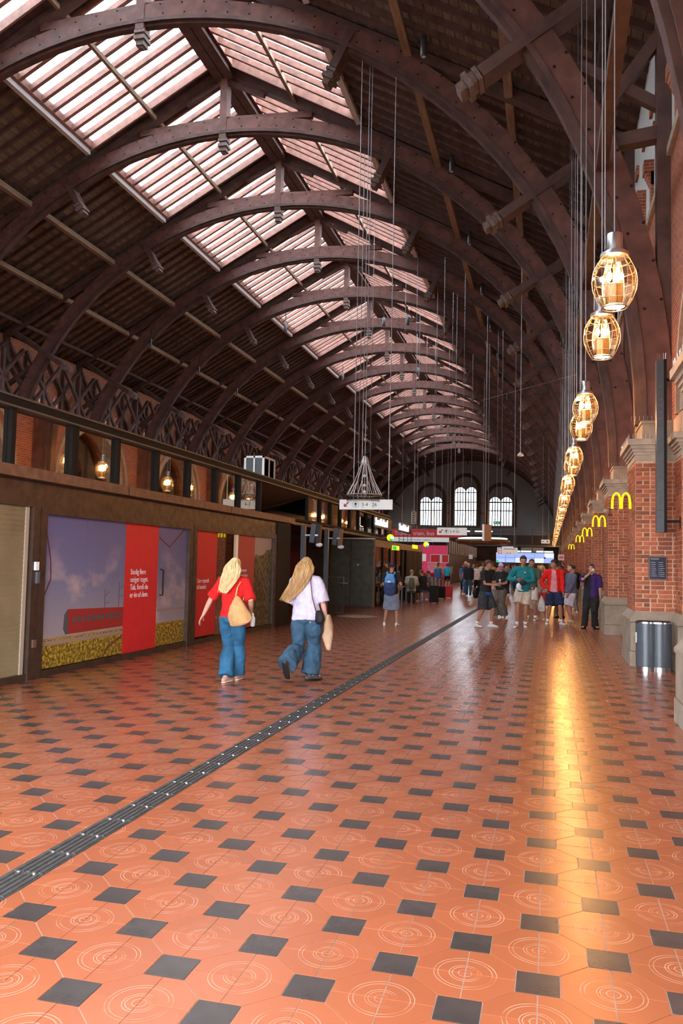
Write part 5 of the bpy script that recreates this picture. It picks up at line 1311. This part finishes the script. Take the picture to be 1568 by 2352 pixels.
    # ---------------- hair
    if hair:
        kind, hm = hair[0], hair[1]; c = MB()
        def fn(q):
            f = 1.0+.018*math.sin(q.x*31+q.z*17)+.012*math.sin(q.y*41)
            if q.y > .25 and q.z < .42: f *= .80
            elif q.z < -.35 and kind in ('short', 'messy'): f *= .80
            if kind == 'messy': f += .07*noise.noise(q*5)
            if kind == 'quiff' and q.z > .45: f += .10*max(0, q.y+.3)
            return f
        c.ball(HC+R3 @ (V(0, -.016, .026)*s_), (.083*s_, .101*s_, .099*s_), 26, 18, M=R3, fn=fn)
        ho = put('hair', c, hm, t, smooth=True)
        if kind == 'long':
            end = Vector(hair[2])*h; wd_ = hair[3] if len(hair) > 3 else 1.
            top_ = HC+R3 @ (V(0, -.045, .075)*s_); B = HC+R3 @ (V(0, -.085, -.05)*s_); sdv = R3 @ V(1, 0, 0)
            def cur(u):     # centre line of the fall of hair, u 0..1
                if u < .3: q = u/.3; return lerp(top_, B, q)+V(0, -.045*sin(pi*q*.6)*s_, 0)
                q = (u-.3)/.7; p_ = lerp(B, end, q); dx = (end.x-B.x)*(q**1.7-q); return p_+V(dx, -.042*(1-q*.6), 0)
            def wid(u): return s_*wd_*(.060+.050*min(1, u/.25)-.050*max(0, (u-.55)/.45)**1.5)
            def dep(u): return s_*(.052-.034*u)
            us = [i/13 for i in range(14)]; pts = [cur(u) for u in us]; c = MB(); c.tube(pts, [(wid(u)*.92, dep(u)) for u in us], 24, side=sdv); put('long_hair', c, hm, t, smooth=True)
            rnd = random.Random(int(h*100)); c = MB()
            for q in range(90):
                a = rnd.uniform(-1, 1); u0 = rnd.uniform(0.0, .35); u1 = rnd.uniform(.78, 1.06); dd_ = rnd.uniform(-.004, .014); ph = rnd.uniform(0, 6); P2 = []; R2 = []
                for i in range(8):
                    u = u0+(u1-u0)*i/7; cc = cur(min(u, 1.0))+V(0, 0, -max(0, u-1)*.35)
                    P2.append(cc+sdv*(a*wid(min(u, 1))*(1.0+.03*sin(9*u+ph))+.006*sin(11*u+ph))+V(0, -(dep(u)*sqrt(max(0, 1-a*a*.92))+dd_), 0)); R2.append((.011*(1-.75*(i/7)**2)*s_, .006*(1-.6*i/7)*s_))
                c.tube(P2, R2, 5, side=sdv)
            put('hair_strands', c, hm, ho, smooth=True, kind='stuff')
    if hat:
        hk, hm = hat; c = MB(); 
        c.ball(HC+R3 @ (V(0, -.012, .034)*s_), (.089*s_, .104*s_, .096*s_), 20, 12, M=R3, fn=lambda q: 1.0 if q.z > -.05 else .86)
        ht = put('cap' if hk != 'bucket' else 'hat', c, hm, t, smooth=True)
        if hk == 'cap':
            c = MB(); c.tube([HC+R3 @ (V(-.062, .075, .038)*s_), HC+R3 @ (V(-.04, .135, .026)*s_), HC+R3 @ (V(0, .155, .024)*s_), HC+R3 @ (V(.04, .135, .026)*s_), HC+R3 @ (V(.062, .075, .038)*s_)], [(.028*s_, .005*s_)]*5, 8, side=R3 @ V(0, 1, 0)); put('peak', c, hm, ht, smooth=True)
    t['_j'] = 0; del t['_j']
    return t, dict(P=P, N=N, HC=HC, SH=SH, E=E, W=Wt, K=K, A=A, R=R3, s=s_)
SOLE = mat('pale_sole', (.62, .58, .52), .6)
def world(loc, yaw, p): return Matrix.Translation(loc) @ Matrix.Rotation(yaw, 4, 'Z') @ Vector(p)

JEAN = cloth('blue_denim', (.022, .095, .18), .85, var=.35, vs=5, bs=30); JEAN2 = cloth('dark_denim', (.035, .08, .13), .85, var=.4, vs=5, bs=30)
# --- woman in red
L1 = (-4.09, 10.30, 0)
w1, j1 = person('woman with blonde hair in a red top and blue jeans walking away', L1, radians(3), 1.62, fem=True, lean=(.02, .05), pel=(.01, 0, .85), AL=(-.03, -.06, .085), AR=(.05, .20, .08), KL=(0, 1, 0),
    footL=(12, 0), footR=(4, 0), WL=(-.44, .04, .80), EL=(-.7, -.4, .2), WR=(.235, .12, .93), ER=(.5, -1, 0), curl=(.35, .9), handdir=((-.45, .1, -.75), (.2, .5, -.6)), head=(-4, 3),
    top=dict(mat=cloth('red_knit', (.62, .012, .012)), sleeve='short', sl=.95, w=.98, hem=-.005, sw=1.05, name='top'), bottom=dict(kind='jeans', mat=JEAN, w=1.08, flare=1.35, fold=.016), shoes=mat('beige_shoe', (.50, .27, .20), .6),
    hair=('long', hairm('blonde', (.78, .58, .30), (.50, .33, .14)), (-.035, -.105, .735), 1.15), face=False, vox=.0075)
# --- woman in white
L2 = (-3.20, 10.82, 0)
w2, j2 = person('woman with long light brown hair in a pale lilac blouse and blue jeans', L2, radians(-4), 1.65, fem=True, fat=1.08, lean=(-.05, .03), pel=(.0, 0, .865), AL=(-.13, -.34, .25), AR=(.055, .05, .085), KL=(0, 1, 0),
    footL=(6, 62), footR=(38, 0), WL=(-.12, .2, .95), EL=(-.5, -.5, 0), WR=(.275, .06, .80), ER=(.6, -1, 0), curl=(.6, .8), head=(12, 2),
    top=dict(mat=cloth('lilac_blouse', (.50, .46, .58)), sleeve='short', sl=1.05, w=1.14, hem=-.03, sw=1.28, name='blouse', fold=.014), bottom=dict(kind='jeans', mat=JEAN2, w=1.2, flare=1.5, fold=.018), shoes=mat('dark_sandal', (.06, .045, .04), .6),
    hair=('long', hairm('lightbrown', (.50, .29, .11), (.26, .13, .045)), (-.155, -.10, .66), 1.2), face=False, vox=.0075)
# tote bag, bottle
def soft_bag(name, label, cat, loc, yaw, pts, rr, m, vox=.012, strap=None, fold=.01, strap_r=.008, side=(1, 0, 0), sm=None):
    t = thing(name, label, cat, loc, yaw); c = MB(); c.tube(pts, rr, 16, side=side); baked('bag_body', c, m, t, vox, 3, fold=fold, seed=loc[0])
    if strap: put('strap', MB().tube(strap, strap_r, 6), sm or m, t, smooth=True)
    return t
shR = j1['SH'][1]
soft_bag('tote_bag', 'soft tan tote bag hanging from the shoulder of the woman in red', 'bag', L1, radians(3), [(.115, -.10, 1.13), (.125, -.13, 1.02), (.15, -.14, .90), (.185, -.13, .80)], [(.035, .02), (.10, .055), (.155, .075), (.165, .05)], cloth('tan_canvas', (.52, .29, .12)),
    strap=[(.09, -.115, 1.10), (.105, -.085, 1.25), (shR.x-.03, shR.y-.035, shR.z+.055), (shR.x-.02, shR.y+.03, shR.z+.05), (.15, .07, 1.22), (.17, -.02, 1.08)], strap_r=[(.012, .005)]*6)
bt = thing('water_bottle', 'clear plastic water bottle in the right hand of the woman in red', 'bottle', world(L1, radians(3), (.265, .12, .735))); put('bottle_body', MB().lathe([(.02, 0), (.033, .015), (.034, .11), (.03, .14), (.012, .165), (.012, .175)], seg=12), mat('clear_plastic', (.65, .68, .7), .1, spec=.8), bt, (0, 0, 0), (.5, .2, 0), smooth=True); put('bottle_cap', MB().lathe([(.014, .175), (.014, .195)], seg=10), M['white'], bt, (0, 0, 0), (.5, .2, 0))
soft_bag('shoulder_bag', 'small black shoulder bag at the hip of the woman in the lilac blouse', 'bag', L2, radians(-4), [(.20, -.06, .93), (.21, -.07, .86), (.215, -.07, .80)], [(.055, .03), (.075, .04), (.06, .035)], M['black'], strap=[(.17, -.08, .92), (.12, -.125, 1.15), (.085, -.10, 1.36), (.075, -.02, 1.425), (.06, .08, 1.38)], strap_r=.007, fold=.004, sm=mat('brown_leather', (.10, .03, .02), .5))
soft_bag('carried_jacket', 'beige jacket carried over the arm of the woman in the lilac blouse', 'jacket', L2, radians(-4), [(.29, .06, .87), (.31, .03, .75), (.30, .02, .60), (.335, -.02, .45)], [(.035, .06), (.06, .08), (.075, .06), (.04, .04)], cloth('beige_jacket', (.42, .27, .17)), fold=.016)

# --- backpack woman
L3 = (-3.98, 21.2, 0)
w3, j3 = person('person in a black top and blue-grey midi skirt with a blue backpack seen from behind', L3, radians(0), 1.62, 'tan', fem=True, AL=(-.17, 0, .075), AR=(.15, .03, .075), footL=(-10, 0), footR=(12, 0), WL=(-.14, .2, .98), WR=(.2, .18, .98), face=False, fat=1.05,
    top=dict(mat=cloth('black_cotton', (.018, .018, .02)), sleeve='short', w=1.08), bottom=dict(kind='skirt', mat=cloth('bluegrey_skirt', (.20, .24, .33)), w=1.1, z=.27), shoes=M['white'], hair=('short', hairm('black', (.02, .016, .014), (.008, .007, .006))), hat=('cap', cloth('dark_cap', (.03, .028, .04))))
bp_ = thing('backpack', 'blue backpack worn by the person in the blue-grey midi skirt', 'backpack', L3)
c = MB(); c.tube([(0, -.20, .84), (0, -.225, 1.0), (0, -.215, 1.17), (0, -.18, 1.31)], [(.14, .06), (.165, .085), (.15, .08), (.10, .045)], 18); baked('pack_body', c, cloth('navy_pack', (.035, .06, .15)), bp_, .012, 3, fold=.006)
c = MB(); c.tube([(0, -.24, 1.12), (0, -.235, 1.22), (0, -.19, 1.32)], [(.145, .06), (.14, .06), (.10, .04)], 14); baked('top_lid', c, cloth('sky_pack', (.10, .27, .55)), bp_, .012, 3, fold=.005)
put('white_mark', MB().box(-.045, .03, -.306, -.300, 1.125, 1.165), M['white'], bp_)
for s in (-1, 1): put('shoulder_strap', MB().tube([(s*.09, -.16, 1.33), (s*.10, -.06, 1.40), (s*.11, .06, 1.37), (s*.13, .10, 1.2)], [(.022, .008)]*4, 8), cloth('sky_pack', (0, 0, 0)), bp_, smooth=True)
# --- black polo, dark shorts, holding phone, facing right
L4 = (-1.62, 22.05, 0)
p4, j4 = person('young man in a black polo and dark shorts looking down at a phone', L4, radians(-118), 1.74, 'tan', lean=(0, .06), AL=(-.13, .10, .08), AR=(.13, -.18, .08), footL=(-15, 0), footR=(20, 0), WL=(-.04, .34, 1.14), EL=(-.6, -.6, -.6), WR=(.08, .34, 1.12), ER=(.6, -.6, -.6), curl=(.7, .7), head=(8, -22),
    top=dict(mat=cloth('black_cotton', (0, 0, 0)), sleeve='short', hem=-.03, w=1.06), bottom=dict(kind='shorts', mat=cloth('charcoal_shorts', (.035, .04, .045)), len=1.0, w=1.2), shoes=M['white'], socks=M['white'], hair=('quiff', hairm('brown', (.10, .045, .02), (.035, .016, .009))))
t = thing('phone', 'dark phone held by the man in the black polo', 'phone', world(L4, radians(-118), (.02, .44, 1.17)), radians(-118)); put('phone_body', MB().box(-.037, .037, -.05, .08, -.005, .005), M['black'], t); put('phone_screen', MB().box(-.033, .033, -.045, .075, .005, .006), M['screenw'], t)
soft_bag('shoulder_bag', 'black shoulder bag behind the man in the black polo', 'bag', L4, radians(-118), [(.10, -.20, .98), (.12, -.23, .88), (.12, -.22, .80)], [(.10, .06), (.14, .08), (.11, .06)], M['black'], strap=[(.08, -.18, 1.0), (.06, -.13, 1.3), (.1, 0, 1.50), (.04, .12, 1.3)])
soft_bag('carrier_bag', 'crumpled pale bag hanging low beside the man in the black polo', 'bag', L4, radians(-118), [(.16, -.32, .78), (.17, -.34, .68), (.16, -.33, .60)], [(.05, .04), (.11, .08), (.07, .06)], cloth('pale_plastic', (.42, .38, .32), .4), fold=.02)
put('blue_shirt_hem', MB().tube([(0, .01, .835), (0, .01, .92)], [(.186, .142), (.184, .140)], 20, round_=False), cloth('royal_blue', (.02, .09, .35)), p4, smooth=True)
# --- white cap
L5 = (-1.45, 26.4, 0)
p5, j5 = person('young person in a lilac cap, black top and baggy grey trousers', L5, radians(150), 1.68, 'light', AL=(-.12, 0, .08), AR=(.14, .08, .08), footL=(-20, 0), footR=(15, 0), WL=(-.1, .25, 1.05), WR=(.12, .26, 1.0), head=(30, -8),
    top=dict(mat=cloth('black_cotton', (0, 0, 0)), sleeve='short', w=1.1, hem=-.01), bottom=dict(kind='trousers', mat=cloth('grey_trousers', (.13, .115, .10)), w=1.25, flare=1.4), shoes=M['white'], hair=('short', hairm('brown', (0, 0, 0), (0, 0, 0))), hat=('cap', cloth('lilac_cap', (.42, .38, .58))))
put('shirt_print', MB().box(-.06, .0, .125, .13, 1.14, 1.2).box(-.06, -.01, .125, .13, 1.10, 1.12), M['white'], p5)
# --- teal sweatshirt
L6 = (-.66, 22.4, 0)
p6, j6 = person('tall young man in a teal sweatshirt and beige shorts holding a cap', L6, radians(176), 1.88, 'tan', AL=(-.05, -.12, .09), AR=(.14, .12, .09), footL=(-10, 0), footR=(12, 0), WL=(-.03, .24, 1.22), EL=(-1, -.3, -.4), WR=(.12, .22, 1.27), ER=(1, -.3, -.4), handdir=((.7, .3, 0), (-.8, .3, 0)), curl=(.9, .8), head=(14, -20), pel=(0, 0, .985),
    top=dict(mat=cloth('teal_sweat', (.012, .17, .19)), sleeve='long', w=1.1, hem=-.02, sw=1.1, name='sweatshirt', fold=.009), bottom=dict(kind='shorts', mat=cloth('beige_shorts', (.50, .42, .33)), len=.78, w=1.12), shoes=M['white'], socks=M['white'], hair=('short', hairm('black', (0, 0, 0), (0, 0, 0))))
put('small_emblem', MB().box(-.09, -.045, .150, .154, 1.45, 1.47), M['white'], p6)
t = thing('cap', 'dark cap held in front of the teal sweatshirt', 'cap', world(L6, radians(176), (-.02, .30, 1.19))); put('crown', MB().ball((0, 0, 0), (.09, .08, .07), 14, 9), cloth('dark_cap', (0, 0, 0)), t, smooth=True)
t = thing('cap', 'white cap held lower against the teal sweatshirt', 'cap', world(L6, radians(176), (.08, .27, 1.08))); put('crown', MB().ball((0, 0, 0), (.075, .06, .10), 14, 9), cloth('white_cap', (.7, .7, .72)), t, smooth=True); put('peak', MB().ball((.06, -.0, -.09), (.05, .05, .02), 10, 6), cloth('white_cap', (0, 0, 0)), t, smooth=True)
# --- man behind teal
L7 = (-.50, 25.6, 0)
p7, j7 = person('man in a green polo and white shorts half hidden behind the teal sweatshirt', L7, radians(172), 1.82, 'tan', AL=(-.12, 0, .085), AR=(.1, .1, .085), head=(8, -6), top=dict(mat=cloth('olive_polo', (.10, .12, .08)), sleeve='short'), bottom=dict(kind='shorts', mat=cloth('white_shorts', (.6, .58, .55)), len=.8), shoes=M['white'], socks=M['white'], hair=('short', hairm('brown', (0, 0, 0), (0, 0, 0))))
# --- red jacket, pink shirt
L8 = (.14, 24.1, 0)
p8, j8 = person('young man in an open red jacket over a pink shirt and navy shorts', L8, radians(-172), 1.80, 'tan', AL=(-.20, .08, .085), AR=(.17, 0, .085), footL=(-25, 0), footR=(15, 0), WL=(-.24, .10, .88), WR=(.25, .15, .98), ER=(.8, -.6, 0), head=(-58, -14), curl=(.6, .6),
    top=dict(mat=cloth('pink_shirt', (.68, .28, .33)), sleeve='none', w=1.03, hem=-.02), jacket=dict(mat=cloth('red_track', (.72, .018, .015)), hem=-.03), bottom=dict(kind='shorts', mat=cloth('navy_shorts', (.018, .028, .07)), len=.92, w=1.18), shoes=M['white'], socks=M['white'], hair=('messy', hairm('black', (0, 0, 0), (0, 0, 0))))
# --- woman with carrier bags
L9 = (-.20, 26.0, 0)
p9, j9 = person('blonde woman in a red and white top carrying white plastic bags', L9, radians(165), 1.64, 'light', fem=True, AL=(-.1, 0, .08), AR=(.1, .06, .08), WL=(-.1, .34, .92), WR=(.24, .28, .84), top=dict(mat=cloth('white_red_top', (.68, .60, .58)), sleeve='short', w=1.1), bottom=dict(kind='shorts', mat=cloth('red_shorts', (.6, .05, .05)), len=.7), shoes=M['white'], hair=('long', hairm('blonde', (0, 0, 0), (0, 0, 0)), (0, -.08, .80)))
for n, (q, lab) in enumerate((((.15, .34, 0), 'white carrier bag with yellow print held by the blonde woman in red and white'), ((-.10, .42, -.06), 'white plastic carrier bag half hidden behind the red jacket'))):
    t = soft_bag('carrier_bag', lab, 'bag', world(L9, radians(165), (q[0], q[1], 0)), radians(165), [(0, 0, .80+q[2]), (0, 0, .66+q[2]), (0, 0, .48+q[2]), (0, 0, .38+q[2])], [(.02, .02), (.08, .05), (.13, .075), (.12, .06)], cloth('white_plastic', (.66, .66, .62), .35), fold=.014)
    if n == 0: put('yellow_print', MB().ball((0, .085, .56), (.035, .012, .07), 10, 6), mat('yellow_print', (.75, .5, .02), .5), t, smooth=True)
# --- grey blue jacket, light shorts, turned left
L10 = (.64, 25.2, 0)
p10, j10 = person('person in a grey-blue jacket and pale lilac shorts standing near the third pier', L10, radians(120), 1.68, 'light', AL=(-.06, .02, .075), AR=(.08, -.06, .075), WL=(-.12, .16, .84), WR=(.2, .06, .85), head=(10, 4), top=dict(mat=cloth('grey_jacket', (.12, .13, .20)), sleeve='long', w=1.16, hem=-.01, sw=1.25, name='jacket', fold=.012), bottom=dict(kind='shorts', mat=cloth('lilac_shorts', (.62, .58, .66)), len=.95, w=1.1), shoes=mat('cream_shoe', (.6, .5, .35), .6), hair=('short', hairm('black', (0, 0, 0), (0, 0, 0))))
t = thing('cup', 'small pink item in the hand of the person in the grey-blue jacket', 'item', world(L10, radians(120), (.22, .06, .76))); put('item_body', MB().lathe([(.03, 0), (.04, .03), (.035, .06)], seg=10), mat('pink_plastic', (.75, .02, .10), .4), t)
# --- person behind red jacket
L11 = (.38, 27.2, 0)
p11, j11 = person('person in dark clothes with a navy bag hidden behind the red jacket', L11, radians(150), 1.66, 'dark', AL=(-.08, 0, .08), AR=(.1, .05, .08), top=dict(mat=cloth('navy_top', (.02, .03, .06)), sleeve='short', w=1.1), bottom=dict(kind='shorts', mat=cloth('navy_shorts', (0, 0, 0)), len=.9), shoes=M['black'], hair=('messy', hairm('black', (0, 0, 0), (0, 0, 0))))
# --- two-tone jacket, drinking
L12 = (1.10, 22.95, 0)
p12, j12 = person('man in a half black, half purple jersey and black trousers drinking from a cup', L12, radians(172), 1.70, 'light', fat=1.1, pel=(0, 0, .88), AL=(-.10, .02, .08), AR=(.17, .07, .08), footL=(-30, 0), footR=(12, 0), WR=(.03, .17, 1.46), ER=(.9, .2, -.7), WL=(-.23, .03, .80), handdir=(None, (-.5, .05, .6)), curl=(.5, .9), head=(8, 6),
    top=dict(mat=cloth('purple_jersey', (.050, .022, .13)), sleeve='short', w=1.12, sl=.95, sw=1.15, hem=-.03, name='jersey'), jacket=dict(mat=cloth('black_cotton', (0, 0, 0)), half=True, sl=True, hem=-.035, grow=1.09), bottom=dict(kind='trousers', mat=cloth('black_trousers', (.02, .018, .018)), w=1.2), shoes=M['black'], hair=('messy', hairm('black', (0, 0, 0), (0, 0, 0))))
t = thing('cup', 'white cup at the mouth of the man in the two-tone jersey', 'cup', world(L12, radians(172), (-.055, .16, 1.50)), radians(172)); put('cup_body', MB().lathe([(.026, 0), (.036, .09)], seg=12), M['white'], t, rot=(.5, 0, 0), smooth=True)

# ---- seated and standing people near the kiosk
GRC, OLV = cloth('pale_grey_top', (.42, .42, .38)), cloth('olive_pack', (.10, .11, .075))
def stool(x, y, lab):
    t = thing('stool', lab, 'stool', (x, y, 0), group='dark round stools at the kiosk tables'); put('seat', MB().lathe([(.17, .46), (.18, .48), (.18, .50), (.16, .51)], seg=16), M['dsteel'], t, angle=40); put('column', MB().lathe([(.03, .02), (.03, .46)], seg=8), M['steel'], t); put('foot_plate', MB().lathe([(.2, 0), (.2, .02)], seg=16), M['dsteel'], t)
def table(x, y, w, d, lab):
    t = thing('table', lab, 'table', (x, y, 0), group='dark tables in front of the kiosk'); put('table_top', MB().box(-w/2, w/2, -d/2, d/2, .72, .75), M['dsteel'], t)
    for i in (-1, 1):
        for j in (-1, 1): put('leg', MB().box(i*(w/2-.06)-.025, i*(w/2-.06)+.025, j*(d/2-.06)-.025, j*(d/2-.06)+.025, 0, .72), M['anthra'], t)
table(-5.75, 31.6, .75, 1.1, 'nearest dark table beside the kiosk front'); table(-5.55, 35.4, .7, 1.2, 'middle dark table by the kiosk'); table(-5.7, 38.6, .7, 1.2, 'farthest dark table by the kiosk end')
sit = dict(pel=(0, 0, .56), AL=(-.10, .36, .085), AR=(.12, .40, .085), KL=(0, .5, 1), KR=(0, .5, 1))
seats = [(-5.42, 33.3, 10, 'light', GRC, cloth('dark_trousers', (.03, .03, .035)), 'seated person in a pale grey top with an olive backpack at the kiosk', 'grey'),
         (-5.15, 34.9, 60, 'tan', cloth('black_cotton', (0, 0, 0)), cloth('charcoal_shorts', (0, 0, 0)), 'seated man in a black tee shirt seen from behind at the kiosk table', 'brown'),
         (-4.95, 36.6, 75, 'light', cloth('mid_grey_top', (.13, .12, .13)), cloth('charcoal_shorts', (0, 0, 0)), 'seated man in a grey shirt leaning over the kiosk table', 'brown')]
hairm('grey', (.30, .30, .29), (.15, .15, .15))
for n, (x, y, a, sk, tm, bm_, lab, hc) in enumerate(seats):
    person(lab, (x, y, 0), radians(a), 1.72, sk, lean=(0, .18 if n < 2 else .45), WL=(-.14, .38, .80), WR=(.14, .38, .80), face=False, vox=.016, top=dict(mat=tm, sleeve='short', w=1.08), bottom=dict(kind='trousers' if n == 0 else 'shorts', mat=bm_, len=1.0), shoes=M['white'] if n else M['black'], hair=('short', hairm(hc, (0, 0, 0), (0, 0, 0))), **sit)
    stool(x, y, ['stool under the person with the olive backpack', 'stool under the man in the black tee shirt', 'stool under the man in the grey shirt'][n])
t = thing('backpack', 'olive and pale backpack on the seated person in grey', 'backpack', (-5.42, 33.3, 0), radians(10)); c = MB(); c.tube([(0, -.17, .62), (0, -.18, .8), (0, -.10, 1.02)], [(.12, .06), (.14, .08), (.10, .05)], 14); baked('pack_body', c, OLV, t, .016, 2)
def suitcase(x, y, m, lab, h=.60):
    t = thing('suitcase', lab, 'suitcase', (x, y, 0), radians(15), group='upright wheeled suitcases by the kiosk')
    b = MB(); b.box(-.19, .19, -.12, .12, .06, h); o = put('shell', b, m, t); bv = o.modifiers.new('b', 'BEVEL'); bv.width = .03; bv.segments = 3
    for i in range(4): put('rib', MB().box(-.13+i*.08, -.11+i*.08, -.127, -.12, .1, h-.05), m, t)
    put('pull_handle', MB().tube([(-.08, .08, h), (-.08, .08, h+.32), (.08, .08, h+.32), (.08, .08, h)], .010, 6), M['steel'], t)
    for i in (-1, 1):
        for j in (-1, 1): put('wheel', MB().lathe([(.03, -.012), (.03, .012)], (i*.15, j*.08, .03), 10, axis='X'), M['black'], t)
suitcase(-4.62, 34.2, M['black'], 'black wheeled suitcase beside the seated men', .75); suitcase(-4.93, 39.0, M['black'], 'black wheeled suitcase left of the red one'); suitcase(-4.72, 40.2, mat('red_shell', (.50, .01, .03), .3), 'bright red wheeled suitcase beyond the seated men')
person('standing man in a lime green shirt and black shorts before the pink shop', (-7.35, 56.5, 0), radians(20), 1.76, 'light', face=False, vox=.02, top=dict(mat=cloth('lime', (.30, .50, .04)), sleeve='short', w=1.05), bottom=dict(kind='shorts', mat=cloth('black_cotton', (0, 0, 0)), len=.75), shoes=M['white'], hair=('short', hairm('black', (0, 0, 0), (0, 0, 0))))
person('standing man in a bright cyan shirt and black shorts before the pink shop', (-6.75, 56.5, 0), radians(-8), 1.70, 'light', face=False, vox=.02, top=dict(mat=cloth('cyan', (.02, .42, .60)), sleeve='short', w=1.05), bottom=dict(kind='shorts', mat=cloth('black_cotton', (0, 0, 0)), len=.75), shoes=M['white'], hair=('short', hairm('black', (0, 0, 0), (0, 0, 0))))
person('bald man in a dark jacket and jeans walking this way in the middle distance', (-4.05, 43.3, 0), radians(185), 1.74, 'light', vox=.016, AL=(-.1, .16, .08), AR=(.08, -.18, .12), WL=(-.22, .0, .82), WR=(.2, .1, .84), top=dict(mat=cloth('dark_jacket', (.02, .022, .03)), sleeve='long', w=1.15, name='jacket'), bottom=dict(kind='jeans', mat=JEAN2), shoes=M['white'])
person('person in a dark brown coat standing at the kiosk window behind the backpack', (-5.95, 30.7, 0), radians(60), 1.72, 'light', face=False, vox=.016, top=dict(mat=cloth('brown_coat', (.06, .035, .03)), sleeve='long', w=1.1, hem=-.1, name='coat'), bottom=dict(kind='trousers', mat=cloth('black_trousers', (0, 0, 0))), shoes=M['black'], hair=('short', hairm('brown', (0, 0, 0), (0, 0, 0))))
# ---- crowd in the distance: a few figures, copied with their own clothes
TPL = []
for n, (a, fem_, hr, bk, sl_) in enumerate(((175, False, 'short', 'jeans', 'short'), (160, True, 'long', 'jeans', 'short'), (190, False, 'messy', 'shorts', 'short'), (10, False, 'short', 'trousers', 'long'))):
    kw = dict(hair=('long', hairm('blonde', (0, 0, 0), (0, 0, 0)), (0, -.08, .78))) if hr == 'long' else dict(hair=(hr, hairm(['brown', 'blonde', 'black', 'brown'][n], (0, 0, 0), (0, 0, 0))))
    t, _ = person('x', (0, 0, 0), 0, 1.72, ['light', 'light', 'tan', 'light'][n], detail=False, vox=.02, face=False, fem=fem_, AL=(-.1, .12, .08), AR=(.09, -.12, .10), WL=(-.2, -.05, .84), WR=(.2, .12, .86), top=dict(mat=cloth('crowd', (.3, .3, .3)), sleeve=sl_, w=1.08), bottom=dict(kind=bk, mat=cloth('crowdb', (.1, .1, .1)), len=.85), shoes=M['white'] if n % 2 else M['black'], group='people in the distant crowd', **kw)
    TPL.append((t, a))
_kk = kids_of()
CC = dict(white=(.62, .60, .58), black=(.02, .02, .022), navy=(.02, .03, .08), grey=(.18, .18, .19), red=(.5, .03, .03), beige=(.45, .35, .24), pink=(.6, .25, .28), blue=(.06, .14, .35), green=(.05, .18, .08), brown=(.12, .06, .03), mint=(.35, .5, .42), mustard=(.5, .3, .04), denim=(.05, .12, .22), lilac=(.4, .34, .5))
crowd = [(-4.5, 46.5, 1, 'navy', 'denim'), (-3.75, 45.0, 3, 'white', 'black'), (-3.45, 47.5, 0, 'brown', 'navy'), (-3.1, 45.8, 2, 'black', 'grey'), (-2.75, 49.0, 1, 'pink', 'denim'), (-2.3, 47.0, 3, 'grey', 'black'), (-1.95, 51.0, 0, 'white', 'navy'), (-1.3, 40.5, 3, 'black', 'brown'),
         (-.95, 44.0, 1, 'beige', 'grey'), (-.75, 38.0, 0, 'mint', 'black'), (-.45, 41.0, 1, 'mustard', 'denim'), (-.25, 36.0, 3, 'grey', 'navy'), (.35, 34.0, 0, 'navy', 'black'), (.62, 38.5, 2, 'red', 'denim'), (.85, 30.5, 3, 'black', 'grey'), (1.0, 43.0, 1, 'white', 'blue'),
         (-5.2, 52.0, 0, 'blue', 'black'), (-4.4, 57.0, 2, 'white', 'red'), (-3.9, 60.0, 3, 'beige', 'denim'), (-3.0, 62.0, 1, 'red', 'black'), (-2.4, 58.0, 0, 'green', 'grey'), (-1.6, 60.0, 3, 'lilac', 'navy'), (-1.1, 56.0, 1, 'black', 'denim'), (-.5, 62.0, 0, 'pink', 'grey'), (.2, 55.0, 3, 'navy', 'beige'), (-6.0, 60.0, 2, 'black', 'denim'), (-5.6, 64.0, 1, 'grey', 'black'), (-6.4, 49.0, 3, 'blue', 'grey')]
used = set()
for i, (x, y, n, a, b) in enumerate(crowd):
    t, an = TPL[n]
    if n in used: o = _dup(t, _kk, None)
    else: o = t; used.add(n)
    o.location = (x, y, 0); o.rotation_euler = (0, 0, radians(an+random.uniform(-35, 35))); q = random.uniform(.95, 1.06); o.scale = (q, q, q)
    where = 'before the screens' if -2.5 < x < .3 and y > 50 else 'near the brick piers' if x > .3 else 'in mid hall' if x > -4 else 'at the far left'
    o['label'] = f"distant {'blonde woman' if n == 1 else 'person'} in a {a} top and {b} {'shorts' if n == 2 else 'trousers'} {where}"
    for c in [c for c in COL.objects if c.parent == o]:
        nm = c.name.split('.')[0]
        if nm in ('shirt', 'jeans', 'trousers', 'shorts'):
            c.material_slots[0].link = 'OBJECT'; c.material_slots[0].material = cloth('c_'+(a if nm == 'shirt' else b), CC[a if nm == 'shirt' else b])
